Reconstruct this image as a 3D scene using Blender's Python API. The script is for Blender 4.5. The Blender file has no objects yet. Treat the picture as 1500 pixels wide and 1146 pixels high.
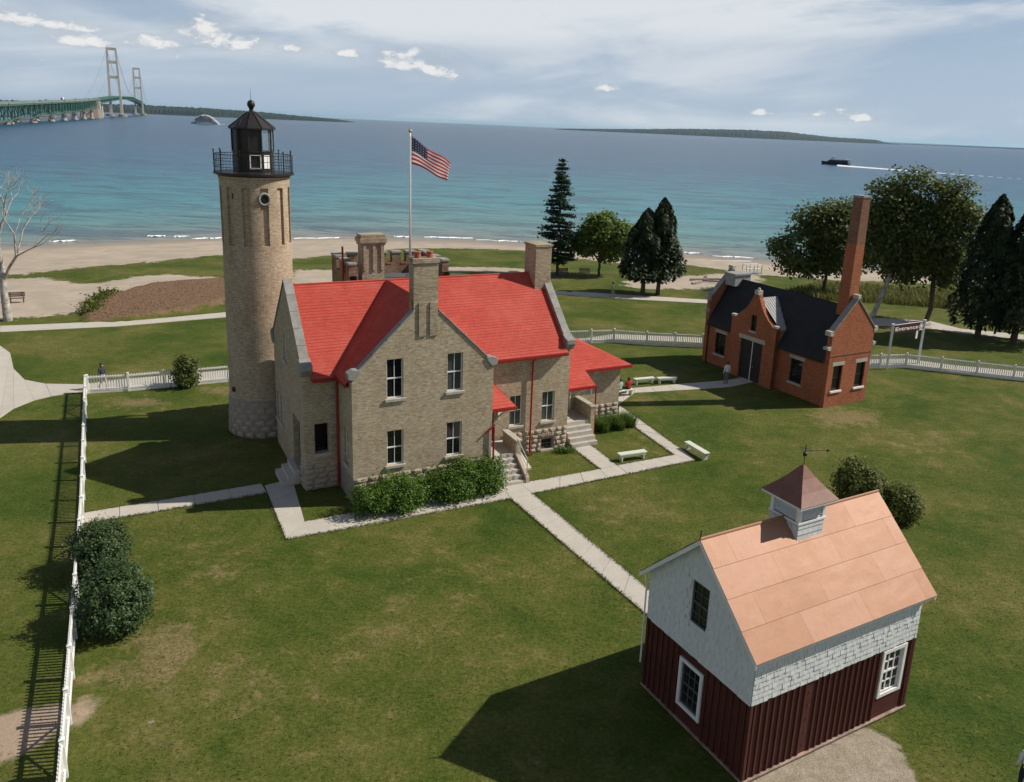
import bpy, bmesh, math, random
import numpy as np
from mathutils import Vector, Matrix
from mathutils.geometry import tessellate_polygon
random.seed(7); rng = np.random.default_rng(7)
sc = bpy.context.scene
COL = sc.collection
R = math.radians

# ------------------------------------------------------------------ camera
CAM_H, FPX, PITCH, ROLL, CX, CY = 17.5, 1185.42, R(14.6893), R(2.4625), 788.6, 496.7   # photo pixels (1500 x 1146)
cam_d = bpy.data.cameras.new('camera'); cam = bpy.data.objects.new('camera', cam_d); COL.objects.link(cam)
sc.camera = cam
cam_d.sensor_fit = 'HORIZONTAL'; cam_d.sensor_width = 36.0
cam_d.lens = FPX / 1500 * 36.0
cam_d.shift_x = (750 - CX) / 1500; cam_d.shift_y = (CY - 573) / 1500
cam_d.clip_start = 0.1; cam_d.clip_end = 120000
_f = Vector((0, math.cos(PITCH), -math.sin(PITCH))); _r = Vector((1, 0, 0)); _u = Vector((0, math.sin(PITCH), math.cos(PITCH)))
_r2 = _r * math.cos(ROLL) + _u * math.sin(ROLL); _u2 = -_r * math.sin(ROLL) + _u * math.cos(ROLL)
m = Matrix((_r2, _u2, -_f)).transposed().to_4x4(); m.translation = (0, 0, CAM_H)
cam.matrix_world = m
sc.render.resolution_x = 1024; sc.render.resolution_y = 782
sc.render.engine = 'CYCLES'

# ------------------------------------------------------------------ light
SUN_EL, SUN_AZ = R(42.0), R(10.5)          # azimuth from +X towards +Y
sdir = Vector((math.cos(SUN_EL) * math.cos(SUN_AZ), math.cos(SUN_EL) * math.sin(SUN_AZ), math.sin(SUN_EL)))
sun_d = bpy.data.lights.new('sun', 'SUN'); sun_d.energy = 5.0; sun_d.angle = R(0.53); sun_d.color = (1.0, 0.945, 0.85)
sun = bpy.data.objects.new('sun', sun_d); COL.objects.link(sun)
sun.rotation_euler = (-sdir).to_track_quat('-Z', 'Y').to_euler(); sun.location = (40, 10, 60)

world = bpy.data.worlds.new('World'); sc.world = world; world.use_nodes = True
wn, wl = world.node_tree.nodes, world.node_tree.links
wn.clear()
def N(t, tree, **kw):
    n = tree.nodes.new(t)
    for k, v in kw.items(): setattr(n, k, v)
    return n
class NT:
    """small helper to write node trees"""
    def __init__(s, tree): s.t = tree
    def n(s, t, **kw): return N(t, s.t, **kw)
    def link(s, a, b): s.t.links.new(a, b)
    def put(s, sock, v):
        if hasattr(v, 'is_output'): s.link(v, sock)
        elif v is not None: sock.default_value = v
    def math(s, op, a, b=None, c=None, clamp=False):
        n = s.n('ShaderNodeMath', operation=op, use_clamp=clamp)
        s.put(n.inputs[0], a); s.put(n.inputs[1], b); s.put(n.inputs[2], c); return n.outputs[0]
    def vmath(s, op, a, b=None, scale=None):
        n = s.n('ShaderNodeVectorMath', operation=op); s.put(n.inputs[0], a); s.put(n.inputs[1], b)
        if scale is not None: s.put(n.inputs[3], scale)
        return n.outputs[0]
    def noise(s, vec, scale, detail=3.0, rough=0.55, dist=0.0):
        n = s.n('ShaderNodeTexNoise'); s.put(n.inputs['Vector'], vec); n.inputs['Scale'].default_value = scale
        n.inputs['Detail'].default_value = detail; n.inputs['Roughness'].default_value = rough; n.inputs['Distortion'].default_value = dist
        return n.outputs['Fac']
    def mix(s, fac, a, b, mode='MIX'):
        n = s.n('ShaderNodeMix', data_type='RGBA', blend_type=mode)
        s.put(n.inputs[0], fac); s.put(n.inputs[6], a); s.put(n.inputs[7], b); return n.outputs[2]
    def ss(s, v, lo, hi):
        n = s.n('ShaderNodeMapRange', interpolation_type='SMOOTHSTEP'); s.put(n.inputs[0], v)
        s.put(n.inputs[1], lo); s.put(n.inputs[2], hi); n.inputs[3].default_value = 0; n.inputs[4].default_value = 1; return n.outputs[0]
    def ramp(s, v, stops, interp='LINEAR'):
        n = s.n('ShaderNodeValToRGB'); s.put(n.inputs[0], v); cr = n.color_ramp; cr.interpolation = interp
        while len(cr.elements) < len(stops): cr.elements.new(0.5)
        for e, (p, c) in zip(cr.elements, stops): e.position = p; e.color = c
        return n.outputs[0]
    def sep(s, v):
        n = s.n('ShaderNodeSeparateXYZ'); s.link(v, n.inputs[0]); return n.outputs
    def comb(s, x, y, z):
        n = s.n('ShaderNodeCombineXYZ'); s.put(n.inputs[0], x); s.put(n.inputs[1], y); s.put(n.inputs[2], z); return n.outputs[0]

W = NT(world.node_tree)
sky = W.n('ShaderNodeTexSky', sky_type='NISHITA', sun_disc=False, sun_elevation=SUN_EL, sun_rotation=math.atan2(sdir.x, sdir.y),
          altitude=180.0, air_density=1.0, dust_density=1.2, ozone_density=1.6)
tc = W.n('ShaderNodeTexCoord')
dx, dy, dz = W.sep(tc.outputs['Generated'])
el = W.math('ARCSINE', W.math('MINIMUM', W.math('MAXIMUM', dz, -1.0), 1.0)); az = W.math('ARCTAN2', dx, dy)
# thin layered cloud, stretched along the horizon; more of it low down, open blue overhead
lay = W.comb(W.math('MULTIPLY', az, 3.2), W.math('ADD', W.math('MULTIPLY', el, 15.0), W.math('MULTIPLY', az, -1.1)), 1.3)
n1 = W.noise(lay, 1.0, 8, 0.60, 0.5); n2 = W.noise(lay, 0.42, 4, 0.5, 0.3)
low = W.math('SUBTRACT', 1.0, W.ss(el, 0.15, 0.75))
veil = W.math('MULTIPLY', W.ss(W.math('ADD', W.math('MULTIPLY', n1, 0.62), W.math('MULTIPLY', n2, 0.48)), 0.46, 0.64), W.math('ADD', W.math('MULTIPLY', low, 0.75), 0.25))
# fair-weather cumulus just above the horizon
cn = W.noise(W.comb(W.math('MULTIPLY', az, 46.0), W.math('MULTIPLY', el, 80.0), 0.7), 1.0, 8, 0.62, 0.35)
def blob(px, py, wx, wy):
    d = ray0(px, py); a_, e_ = math.atan2(d.x, d.y), math.asin(d.z / d.length)
    u = W.math('DIVIDE', W.math('SUBTRACT', az, a_), wx / 1185.0); v = W.math('DIVIDE', W.math('SUBTRACT', el, e_), wy / 1185.0)
    v = W.math('MULTIPLY', v, W.math('ADD', 1.0, W.math('MULTIPLY', W.math('LESS_THAN', v, 0.0), 0.9)))       # flatter underneath
    return W.math('EXPONENT', W.math('MULTIPLY', W.math('ADD', W.math('MULTIPLY', u, u), W.math('MULTIPLY', v, v)), -1.0))
def ray0(px, py):
    x = (px - CX) / FPX; y = (py - CY) / FPX; x, y = x * math.cos(ROLL) + y * math.sin(ROLL), -x * math.sin(ROLL) + y * math.cos(ROLL)
    return _f + x * _r - y * _u
acc = None
for q in ((296, 50, 40, 22), (336, 62, 46, 18), (602, 94, 48, 22), (640, 106, 44, 16), (22, 26, 40, 12), (120, 62, 34, 12), (225, 66, 40, 13), (95, 40, 60, 9), (1236, 164, 14, 12), (1266, 174, 24, 7), (1196, 168, 14, 7), (1120, 166, 26, 7), (430, 72, 26, 7), (505, 80, 24, 7), (890, 130, 24, 8)):
    v = blob(*q); acc = v if acc is None else W.math('MAXIMUM', acc, v)
scat = W.math('MULTIPLY', W.math('MULTIPLY', W.ss(el, 0.010, 0.03), W.math('SUBTRACT', 1.0, W.ss(el, 0.06, 0.12))), 0.12)
puff = W.ss(W.math('ADD', W.math('MAXIMUM', acc, scat), W.math('MULTIPLY', W.math('SUBTRACT', cn, 0.5), 2.8)), 0.54, 1.10)
base = W.vmath('MULTIPLY', sky.outputs[0], (0.80, 0.94, 1.12))
base = W.mix(W.math('MULTIPLY', W.math('SUBTRACT', 1.0, W.ss(el, 0.0, 0.34)), 0.80), base, (8.6, 10.6, 13.4, 1))
c1 = W.mix(W.ss(n2, 0.35, 0.65), (9.2, 10.4, 12.0, 1), (14.6, 15.0, 15.3, 1))
skyc = W.mix(W.math('MULTIPLY', veil, 0.80), base, c1)
skyc = W.mix(W.math('MULTIPLY', W.ss(W.math('ADD', acc, W.math('MULTIPLY', W.math('SUBTRACT', cn, 0.5), 1.2)), 0.10, 0.5), 0.30), skyc, (8.6, 9.2, 10.0, 1))
skyc = W.mix(W.math('MULTIPLY', puff, 0.80), skyc, (16.5, 16.2, 15.6, 1))
bg = W.n('ShaderNodeBackground'); W.link(skyc, bg.inputs[0]); bg.inputs[1].default_value = 0.053
wo = W.n('ShaderNodeOutputWorld'); W.link(bg.outputs[0], wo.inputs[0])

sc.view_settings.view_transform = 'Standard'; sc.view_settings.look = 'None'
sc.view_settings.exposure = 0.08; sc.view_settings.gamma = 1.0; sc.view_settings.use_curve_mapping = False
sc.cycles.max_bounces = 6; sc.cycles.diffuse_bounces = 3; sc.cycles.glossy_bounces = 3; sc.cycles.transmission_bounces = 4
sc.cycles.transparent_max_bounces = 8; sc.cycles.volume_bounces = 0

# ------------------------------------------------------------------ terrain and pixel helpers
WATER_Z = -2.0
SH_X = [-900, -300, -130, -86, -76, -51, -34, -11, 12, 35, 55, 76, 150, 400, 900]
SH_Y = [-420, -40, 66, 101.5, 112.5, 130.7, 138, 140.2, 136.5, 131.9, 127, 126, 126, 160, 230]
def sdist(x, y): return (np.interp(x, SH_X, SH_Y) - y) * 0.9
def ground_z(x, y):
    s = sdist(x, y)
    t = np.clip(s / 52.0, 0, 1); up = WATER_Z + 2.0 * (t * t * (3 - 2 * t)) ** 0.8
    z = np.where(s > 0, up, WATER_Z + np.maximum(s, -40) * 0.10)
    return z
def ray(px, py):
    x = (px - CX) / FPX; y = (py - CY) / FPX
    x, y = x * math.cos(ROLL) + y * math.sin(ROLL), -x * math.sin(ROLL) + y * math.cos(ROLL)
    return np.array([0, math.cos(PITCH), -math.sin(PITCH)]) + x * np.array([1, 0, 0]) - y * np.array([0, math.sin(PITCH), math.cos(PITCH)])
def G(px, py, dz=0.0, z=None):
    """photo pixel -> point where its sight line meets the ground (or the level z)"""
    d = ray(px, py); zz = 0.0 if z is None else z
    for _ in range(8):
        p = np.array([0, 0, CAM_H]) + (zz + dz - CAM_H) / d[2] * d
        if z is not None: break
        zz = float(ground_z(p[0], p[1]))
    return Vector((p[0], p[1], zz))
def to_px(X, Y, Z):
    Z = Z - CAM_H
    d = Y * math.cos(PITCH) - Z * math.sin(PITCH); u = Y * math.sin(PITCH) + Z * math.cos(PITCH)
    d = np.where(d < 0.5, 0.5, d)
    x = X / d; y = -u / d
    return CX + FPX * (x * math.cos(ROLL) - y * math.sin(ROLL)), CY + FPX * (x * math.sin(ROLL) + y * math.cos(ROLL))
def height_at(P, py, px):
    d = ray(px, py); s = math.hypot(P[0], P[1]) / math.hypot(d[0], d[1]); return CAM_H + s * d[2]

# ------------------------------------------------------------------ object helpers
def link(o, parent=None):
    COL.objects.link(o)
    if parent is not None: o.parent = parent
    return o
def tag(o, label=None, cat=None, group=None, kind=None):
    if label: o['label'] = label
    if cat: o['category'] = cat
    if group: o['group'] = group
    if kind: o['kind'] = kind
    return o
def thing(name, label, cat, loc=(0, 0, 0), rz=0.0, group=None):
    o = bpy.data.objects.new(name, None); link(o); o.location = loc; o.rotation_euler = (0, 0, rz)
    o.empty_display_size = 0.3
    return tag(o, label, cat, group)
def inst(name, mesh, parent, loc=(0, 0, 0), rot=(0, 0, 0), scale=(1, 1, 1)):
    o = bpy.data.objects.new(name, mesh); link(o, parent); o.location = loc; o.rotation_euler = rot; o.scale = scale; return o
class MB:
    def __init__(s): s.v = []; s.f = []; s.mi = []; s.cur = 0
    def add(s, vs, fs):
        b = len(s.v); s.v += [tuple(p) for p in vs]
        for f in fs: s.f.append(tuple(b + i for i in f)); s.mi.append(s.cur)
        return s
    def mat(s, i): s.cur = i; return s
    def box(s, x0, x1, y0, y1, z0, z1):
        v = [(x, y, z) for z in (z0, z1) for y in (y0, y1) for x in (x0, x1)]
        return s.add(v, [(0, 2, 3, 1), (4, 5, 7, 6), (0, 1, 5, 4), (2, 6, 7, 3), (0, 4, 6, 2), (1, 3, 7, 5)])
    def hexa(s, p):   # eight corners: bottom four counter-clockwise, top four
        return s.add(p, [(3, 2, 1, 0), (4, 5, 6, 7), (0, 1, 5, 4), (1, 2, 6, 5), (2, 3, 7, 6), (3, 0, 4, 7)])
    def prism(s, poly, T, d0, d1):
        n = len(poly); a = [T(p[0], p[1], d0) for p in poly]; b = [T(p[0], p[1], d1) for p in poly]
        return s.add(a + b, [tuple(range(n - 1, -1, -1)), tuple(range(n, 2 * n))] + [(i, (i + 1) % n, n + (i + 1) % n, n + i) for i in range(n)])
    def tube(s, p0, p1, r0, r1=None, n=8, cap=True):
        r1 = r0 if r1 is None else r1
        p0, p1 = Vector(p0), Vector(p1); ax = (p1 - p0).normalized()
        a = ax.orthogonal().normalized(); b = ax.cross(a)
        vs = []
        for p, r in ((p0, r0), (p1, r1)):
            for i in range(n):
                t = 2 * math.pi * i / n; vs.append(p + (a * math.cos(t) + b * math.sin(t)) * r)
        fs = [(i, (i + 1) % n, n + (i + 1) % n, n + i) for i in range(n)]
        if cap: fs += [tuple(range(n - 1, -1, -1)), tuple(range(n, 2 * n))]
        return s.add(vs, fs)
    def lathe(s, prof, n=32, c=(0, 0), a0=0.0, cap=True):
        vs = []
        for r, z in prof:
            for i in range(n):
                t = a0 + 2 * math.pi * i / n; vs.append((c[0] + r * math.cos(t), c[1] + r * math.sin(t), z))
        fs = []
        for k in range(len(prof) - 1):
            for i in range(n):
                j = (i + 1) % n; fs.append((k * n + i, k * n + j, (k + 1) * n + j, (k + 1) * n + i))
        if cap:
            fs.append(tuple(range(n - 1, -1, -1))); fs.append(tuple((len(prof) - 1) * n + i for i in range(n)))
        return s.add(vs, fs)
    def ball(s, c, r, n=12, m=8, sz=1.0):
        prof = [(max(1e-3, r * math.sin(math.pi * k / m)), c[2] - r * sz * math.cos(math.pi * k / m)) for k in range(m + 1)]
        return s.lathe(prof, n, (c[0], c[1]))
    def wall(s, outline, holes, T, depth=0.18):
        """flat wall with openings: outline and holes in wall coordinates, reveals go inwards"""
        def rect(h): return [(h[0], h[2]), (h[1], h[2]), (h[1], h[3]), (h[0], h[3])]
        polys = [[Vector((p[0], p[1], 0)) for p in outline]] + [[Vector((p[0], p[1], 0)) for p in rect(h)] for h in holes]
        flat = [p for q in polys for p in q]
        s.add([T(p.x, p.y, 0) for p in flat], [tuple(t) for t in tessellate_polygon(polys)])
        for h in holes:
            q = rect(h)
            for i in range(4):
                a, b = q[i], q[(i + 1) % 4]
                s.add([T(a[0], a[1], 0), T(b[0], b[1], 0), T(b[0], b[1], -depth), T(a[0], a[1], -depth)], [(0, 1, 2, 3)])
        return s
    def mesh(s, name, mats, smooth=False, recalc=True):
        me = bpy.data.meshes.new(name); me.from_pydata(s.v, [], s.f)
        for mt in (mats if isinstance(mats, (list, tuple)) else [mats]): me.materials.append(mt)
        if any(s.mi): me.polygons.foreach_set('material_index', s.mi)
        if recalc:
            bm = bmesh.new(); bm.from_mesh(me); bmesh.ops.recalc_face_normals(bm, faces=bm.faces[:]); bm.to_mesh(me); bm.free()
        if smooth: me.polygons.foreach_set('use_smooth', [True] * len(me.polygons))
        me.update(); return me
    def build(s, name, mats, parent=None, smooth=False, loc=(0, 0, 0), recalc=True, bevel=0.0):
        o = bpy.data.objects.new(name, s.mesh(name, mats, smooth, recalc)); link(o, parent); o.location = loc
        if bevel:
            b = o.modifiers.new('bevel', 'BEVEL'); b.width = bevel; b.segments = 2; b.limit_method = 'ANGLE'
        return o
def lin(r, g, b):
    f = lambda c: (c / 255 / 12.92) if c / 255 <= 0.04045 else ((c / 255 + 0.055) / 1.055) ** 2.4
    return (f(r), f(g), f(b), 1.0)
# ------------------------------------------------------------------ materials
def newmat(name):
    mt = bpy.data.materials.new(name); mt.use_nodes = True; t = mt.node_tree
    b = t.nodes['Principled BSDF']; return mt, NT(t), b
def bump(T, b, h, strength=0.3, dist=0.02):
    n = T.n('ShaderNodeBump'); n.inputs['Strength'].default_value = strength; n.inputs['Distance'].default_value = dist
    T.link(h, n.inputs['Height']); T.link(n.outputs[0], b.inputs['Normal'])
def pm(name, c1, c2=None, scale=4.0, rough=0.7, bmp=0.15, bscale=30.0, spec=0.3, metal=0.0, rnd=0.0, world_co=False):
    """plain material: two tones mixed by noise at two scales, with fine relief"""
    mt, T, b = newmat(name); c2 = c2 or tuple(x * 0.8 for x in c1[:3]) + (1,)
    if world_co: co = T.n('ShaderNodeNewGeometry').outputs['Position']
    else: co = T.n('ShaderNodeTexCoord').outputs['Object']
    f = T.math('ADD', T.math('MULTIPLY', T.noise(co, scale, 5, 0.6), 0.65), T.math('MULTIPLY', T.noise(co, scale * 6.3, 3, 0.6), 0.35))
    f = T.ss(f, 0.36, 0.64)
    if rnd:
        oi = T.n('ShaderNodeObjectInfo').outputs['Random']
        f = T.math('ADD', T.math('MULTIPLY', f, 1 - rnd), T.math('MULTIPLY', oi, rnd))
    T.link(T.mix(f, c1, c2), b.inputs['Base Color'])
    b.inputs['Roughness'].default_value = rough; b.inputs['Specular IOR Level'].default_value = spec; b.inputs['Metallic'].default_value = metal
    if bmp: bump(T, b, T.noise(co, bscale, 4, 0.6), bmp, 0.02)
    return mt
def brickmat(name, c1, c2, mortar, tower=False, stain=(0.5, 0.5, 0.5, 1), bw=0.21, bh=0.072, R0=2.0, stain_amt=0.35):
    mt, T, b = newmat(name)
    co = T.n('ShaderNodeTexCoord').outputs['Object']; x, y, z = T.sep(co)
    h = T.math('MULTIPLY', T.math('ARCTAN2', y, x), R0) if tower else T.math('ADD', x, y)
    br = T.n('ShaderNodeTexBrick'); T.link(T.comb(h, z, 0.0), br.inputs['Vector'])
    br.inputs['Color1'].default_value = c1; br.inputs['Color2'].default_value = c2; br.inputs['Mortar'].default_value = mortar
    br.inputs['Scale'].default_value = 1.0; br.inputs['Brick Width'].default_value = bw; br.inputs['Row Height'].default_value = bh
    br.inputs['Mortar Size'].default_value = 0.008; br.inputs['Bias'].default_value = -0.1
    nz = T.noise(co, 0.9, 6, 0.65); n2 = T.noise(T.vmath('MULTIPLY', co, (1, 1, 0.35)), 5.0, 5, 0.7)
    col = T.mix(T.math('MULTIPLY', T.ss(nz, 0.42, 0.68), stain_amt), br.outputs['Color'], stain, 'MULTIPLY')
    col = T.mix(T.math('MULTIPLY', T.ss(n2, 0.55, 0.75), stain_amt), col, stain, 'MULTIPLY')
    sp = T.noise(T.comb(T.math('MULTIPLY', h, 4.5), T.math('MULTIPLY', z, 13.0), 0.0), 1.0, 3, 0.7)
    col = T.mix(0.8, col, T.ramp(sp, [(0.33, (0.62, 0.58, 0.54, 1)), (0.5, (1.0, 1.0, 1.0, 1)), (0.68, (1.28, 1.26, 1.2, 1))]), 'MULTIPLY')
    T.link(col, b.inputs['Base Color']); b.inputs['Roughness'].default_value = 0.9; b.inputs['Specular IOR Level'].default_value = 0.15
    hh = T.math('SUBTRACT', T.math('MULTIPLY', T.noise(co, 25, 3), 0.4), br.outputs['Fac'])
    bump(T, b, hh, 0.6, 0.012)
    return mt
def leafmat(name, c1, c2, c3, trans=0.25, rough=0.55):
    mt, T, b = newmat(name)
    g = T.n('ShaderNodeNewGeometry'); r = g.outputs['Random Per Island']
    col = T.ramp(r, [(0.0, c1), (0.5, c2), (1.0, c3)])
    nz = T.noise(g.outputs['Position'], 0.9, 3)
    col = T.mix(T.math('MULTIPLY', T.ss(nz, 0.35, 0.65), 0.5), col, c2)
    T.link(col, b.inputs['Base Color']); b.inputs['Roughness'].default_value = rough; b.inputs['Specular IOR Level'].default_value = 0.25
    tr = T.n('ShaderNodeBsdfTranslucent'); T.link(T.mix(0.5, col, c3), tr.inputs[0])
    mx = T.n('ShaderNodeMixShader'); mx.inputs[0].default_value = trans
    T.link(b.outputs[0], mx.inputs[1]); T.link(tr.outputs[0], mx.inputs[2])
    T.link(mx.outputs[0], T.t.nodes['Material Output'].inputs[0]); return mt
M = {}
M['buff'] = brickmat('buff_brick', (0.47, 0.385, 0.265, 1), (0.33, 0.265, 0.18, 1), (0.41, 0.36, 0.275, 1), stain=(0.62, 0.52, 0.44, 1))
M['buff_chim'] = brickmat('buff_brick_chimney', (0.44, 0.36, 0.25, 1), (0.31, 0.25, 0.17, 1), (0.35, 0.31, 0.24, 1), stain=(0.5, 0.42, 0.36, 1), stain_amt=0.5)
M['old_brick'] = brickmat('old_rear_brick', (0.30, 0.20, 0.13, 1), (0.20, 0.13, 0.09, 1), (0.24, 0.19, 0.14, 1), stain=(0.45, 0.36, 0.32, 1), stain_amt=0.6)
M['tower_brick'] = brickmat('tower_brick', (0.49, 0.39, 0.27, 1), (0.36, 0.275, 0.19, 1), (0.36, 0.31, 0.24, 1), tower=True, stain=(0.62, 0.50, 0.42, 1))
M['red_brick'] = brickmat('red_brick', (0.38, 0.128, 0.060, 1), (0.28, 0.088, 0.044, 1), (0.32, 0.15, 0.09, 1), stain=(0.66, 0.58, 0.55, 1))
M['sooty_brick'] = brickmat('sooty_brick', (0.24, 0.12, 0.08, 1), (0.18, 0.09, 0.06, 1), (0.20, 0.14, 0.10, 1), stain=(0.6, 0.55, 0.5, 1))
M['stone'] = pm('rubble_stone', (0.44, 0.36, 0.27, 1), (0.30, 0.235, 0.18, 1), 2.2, 0.9, 0.5, 14, 0.2, rnd=0.4)
M['mortar'] = pm('mortar', (0.30, 0.26, 0.21, 1), (0.24, 0.2, 0.17, 1), 5, 0.95, 0.2)
M['coping'] = pm('coping_stone', (0.31, 0.295, 0.265, 1), (0.21, 0.20, 0.18, 1), 1.8, 0.85, 0.3, 22)
M['limestone'] = pm('sill_stone', (0.45, 0.415, 0.35, 1), (0.36, 0.33, 0.275, 1), 3, 0.85, 0.2)
M['concrete'] = pm('path_concrete', (0.50, 0.455, 0.385, 1), (0.42, 0.385, 0.33, 1), 0.9, 0.9, 0.2, 40, 0.2, rnd=0.25, world_co=True)
M['red_roof'] = pm('red_shingle', (0.45, 0.060, 0.044, 1), (0.38, 0.044, 0.034, 1), 1.3, 0.62, 0.25, 40, 0.35)
mt, T, b = newmat('red_shingle_weathered'); co = T.n('ShaderNodeTexCoord').outputs['Object']
x_, y_, z_ = T.sep(co); bk = T.n('ShaderNodeTexBrick'); T.link(T.comb(T.math('ADD', x_, T.math('MULTIPLY', y_, .35)), T.math('MULTIPLY', z_, 1.0), 0.0), bk.inputs['Vector'])
bk.inputs['Color1'].default_value = (0.46, 0.070, 0.044, 1); bk.inputs['Color2'].default_value = (0.41, 0.055, 0.036, 1); bk.inputs['Mortar'].default_value = (0.29, 0.034, 0.024, 1); bk.inputs['Scale'].default_value = 1.0
bk.inputs['Brick Width'].default_value = .30; bk.inputs['Row Height'].default_value = .114; bk.inputs['Mortar Size'].default_value = .006; bk.inputs['Bias'].default_value = .1
fd = T.noise(co, .55, 6, .65); sk = T.noise(T.vmath('MULTIPLY', co, (2.4, .5, .5)), 1.5, 5, .7)
cl = T.mix(T.math('MULTIPLY', T.ss(fd, .42, .68), .38), bk.outputs['Color'], (.52, .115, .085, 1)); cl = T.mix(T.math('MULTIPLY', T.ss(sk, .54, .74), .30), cl, (.25, .03, .028, 1))
T.link(cl, b.inputs['Base Color']); b.inputs['Roughness'].default_value = .75; b.inputs['Specular IOR Level'].default_value = .25; bump(T, b, T.math('SUBTRACT', T.noise(co, 30, 3), bk.outputs['Fac']), .4, .01); M['red_roof'] = mt
M['red_trim'] = pm('red_paint', (0.33, 0.022, 0.02, 1), (0.25, 0.018, 0.016, 1), 3, 0.4, 0.05, 30, 0.4)
M['white'] = pm('white_paint', (0.78, 0.77, 0.73, 1), (0.66, 0.65, 0.61, 1), 2.5, 0.6, 0.06, 30, 0.3, rnd=0.15)
M['black'] = pm('black_iron', (0.012, 0.011, 0.011, 1), (0.022, 0.017, 0.015, 1), 5, 0.45, 0.08, 30, 0.4)
M['lantern_roof'] = pm('lantern_roof_paint', (0.012, 0.010, 0.010, 1), (0.022, 0.016, 0.015, 1), 3, 0.5, 0.1, 20, 0.4)
M['sash_grey'] = pm('grey_sash', (.10, .10, .10, 1), (.07, .07, .07, 1), 4, .6, .05)
M['tar'] = pm('tar_roof', (0.07, 0.07, 0.072, 1), (0.10, 0.10, 0.10, 1), 1.2, 0.9, 0.15)
M['black_roof'] = pm('black_shingle', (0.014, 0.015, 0.017, 1), (0.022, 0.023, 0.026, 1), 2, 0.75, 0.3, 35, 0.3)
M['tin'] = pm('tin_roof', (0.33, 0.325, 0.31, 1), (0.24, 0.24, 0.23, 1), 2, 0.6, 0.05, 20, 0.3)
M['darkdoor'] = pm('dark_door', (0.016, 0.014, 0.013, 1), (0.03, 0.025, 0.02, 1), 4, 0.5)
M['maroon_door'] = pm('maroon_door', (0.06, 0.012, 0.012, 1), (0.05, 0.01, 0.01, 1), 4, 0.45)
M['barn_red'] = pm('barn_red_paint', (0.088, 0.023, 0.016, 1), (0.058, 0.016, 0.012, 1), 2.0, 0.65, 0.2, 18, 0.3, rnd=0.2)
M['shingle_white'] = pm('white_shingle', (0.66, 0.67, 0.65, 1), (0.50, 0.51, 0.50, 1), 4.0, 0.75, 0.2, 25, 0.25, rnd=0.55)
M['pipe_steel'] = pm('galvanised_steel', (0.45, 0.46, 0.46, 1), (0.35, 0.36, 0.36, 1), 4, 0.4, 0.03, 20, 0.5, metal=0.6)
M['bench_white'] = pm('bench_paint', (0.62, 0.64, 0.52, 1), (0.52, 0.55, 0.43, 1), 4, 0.6, 0.05)
M['bench_dark'] = pm('weathered_wood', (0.10, 0.075, 0.055, 1), (0.16, 0.12, 0.09, 1), 6, 0.8, 0.2)
M['bench_tan'] = pm('tan_wood', (0.38, 0.25, 0.13, 1), (0.30, 0.19, 0.10, 1), 6, 0.7, 0.2)
M['gravel'] = pm('gravel', (0.42, 0.36, 0.28, 1), (0.24, 0.20, 0.15, 1), 5.0, 0.95, 0.7, 26, 0.15)
M['sign_maroon'] = pm('maroon_sign', (0.075, 0.012, 0.018, 1), (0.065, 0.01, 0.016, 1), 3, 0.5, 0.03)
M['bark'] = pm('bark', (0.11, 0.08, 0.055, 1), (0.06, 0.045, 0.035, 1), 6, 0.95, 0.6, 16)
M['bark_pale'] = pm('pale_bark', (0.52, 0.48, 0.43, 1), (0.20, 0.17, 0.145, 1), 3.2, 0.9, 0.4, 14)
M['driftwood'] = pm('driftwood', (0.36, 0.31, 0.26, 1), (0.22, 0.18, 0.15, 1), 5, 0.9, 0.4)
M['gilt'] = pm('gilt', (0.55, 0.36, 0.10, 1), (0.45, 0.3, 0.08, 1), 5, 0.3, 0.02, 20, 0.5, metal=0.8)
M['clay'] = pm('clay_pot', (0.42, 0.12, 0.06, 1), (0.34, 0.09, 0.05, 1), 5, 0.8)
# copper roof
mt, T, b = newmat('copper_sheet'); co = T.n('ShaderNodeTexCoord').outputs['Object']
oi = T.n('ShaderNodeObjectInfo').outputs['Random']
f = T.math('ADD', T.math('MULTIPLY', T.noise(co, 0.8, 6, 0.65, 0.6), 0.75), T.math('MULTIPLY', oi, 0.3))
col = T.ramp(f, [(0.22, (0.24, 0.115, 0.062, 1)), (0.42, (0.315, 0.155, 0.084, 1)), (0.62, (0.345, 0.180, 0.108, 1)), (0.88, (0.36, 0.195, 0.135, 1))])
st = T.noise(T.vmath('MULTIPLY', co, (3.0, 0.6, 0.6)), 4.0, 5, 0.7)
col = T.mix(T.math('MULTIPLY', T.ss(st, 0.52, 0.75), 0.40), col, (0.20, 0.10, 0.065, 1))
T.link(col, b.inputs['Base Color']); b.inputs['Roughness'].default_value = 0.55; b.inputs['Metallic'].default_value = 0.15; b.inputs['Specular IOR Level'].default_value = 0.3
bump(T, b, T.noise(co, 2.2, 3), 0.25, 0.03); M['copper'] = mt
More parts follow.
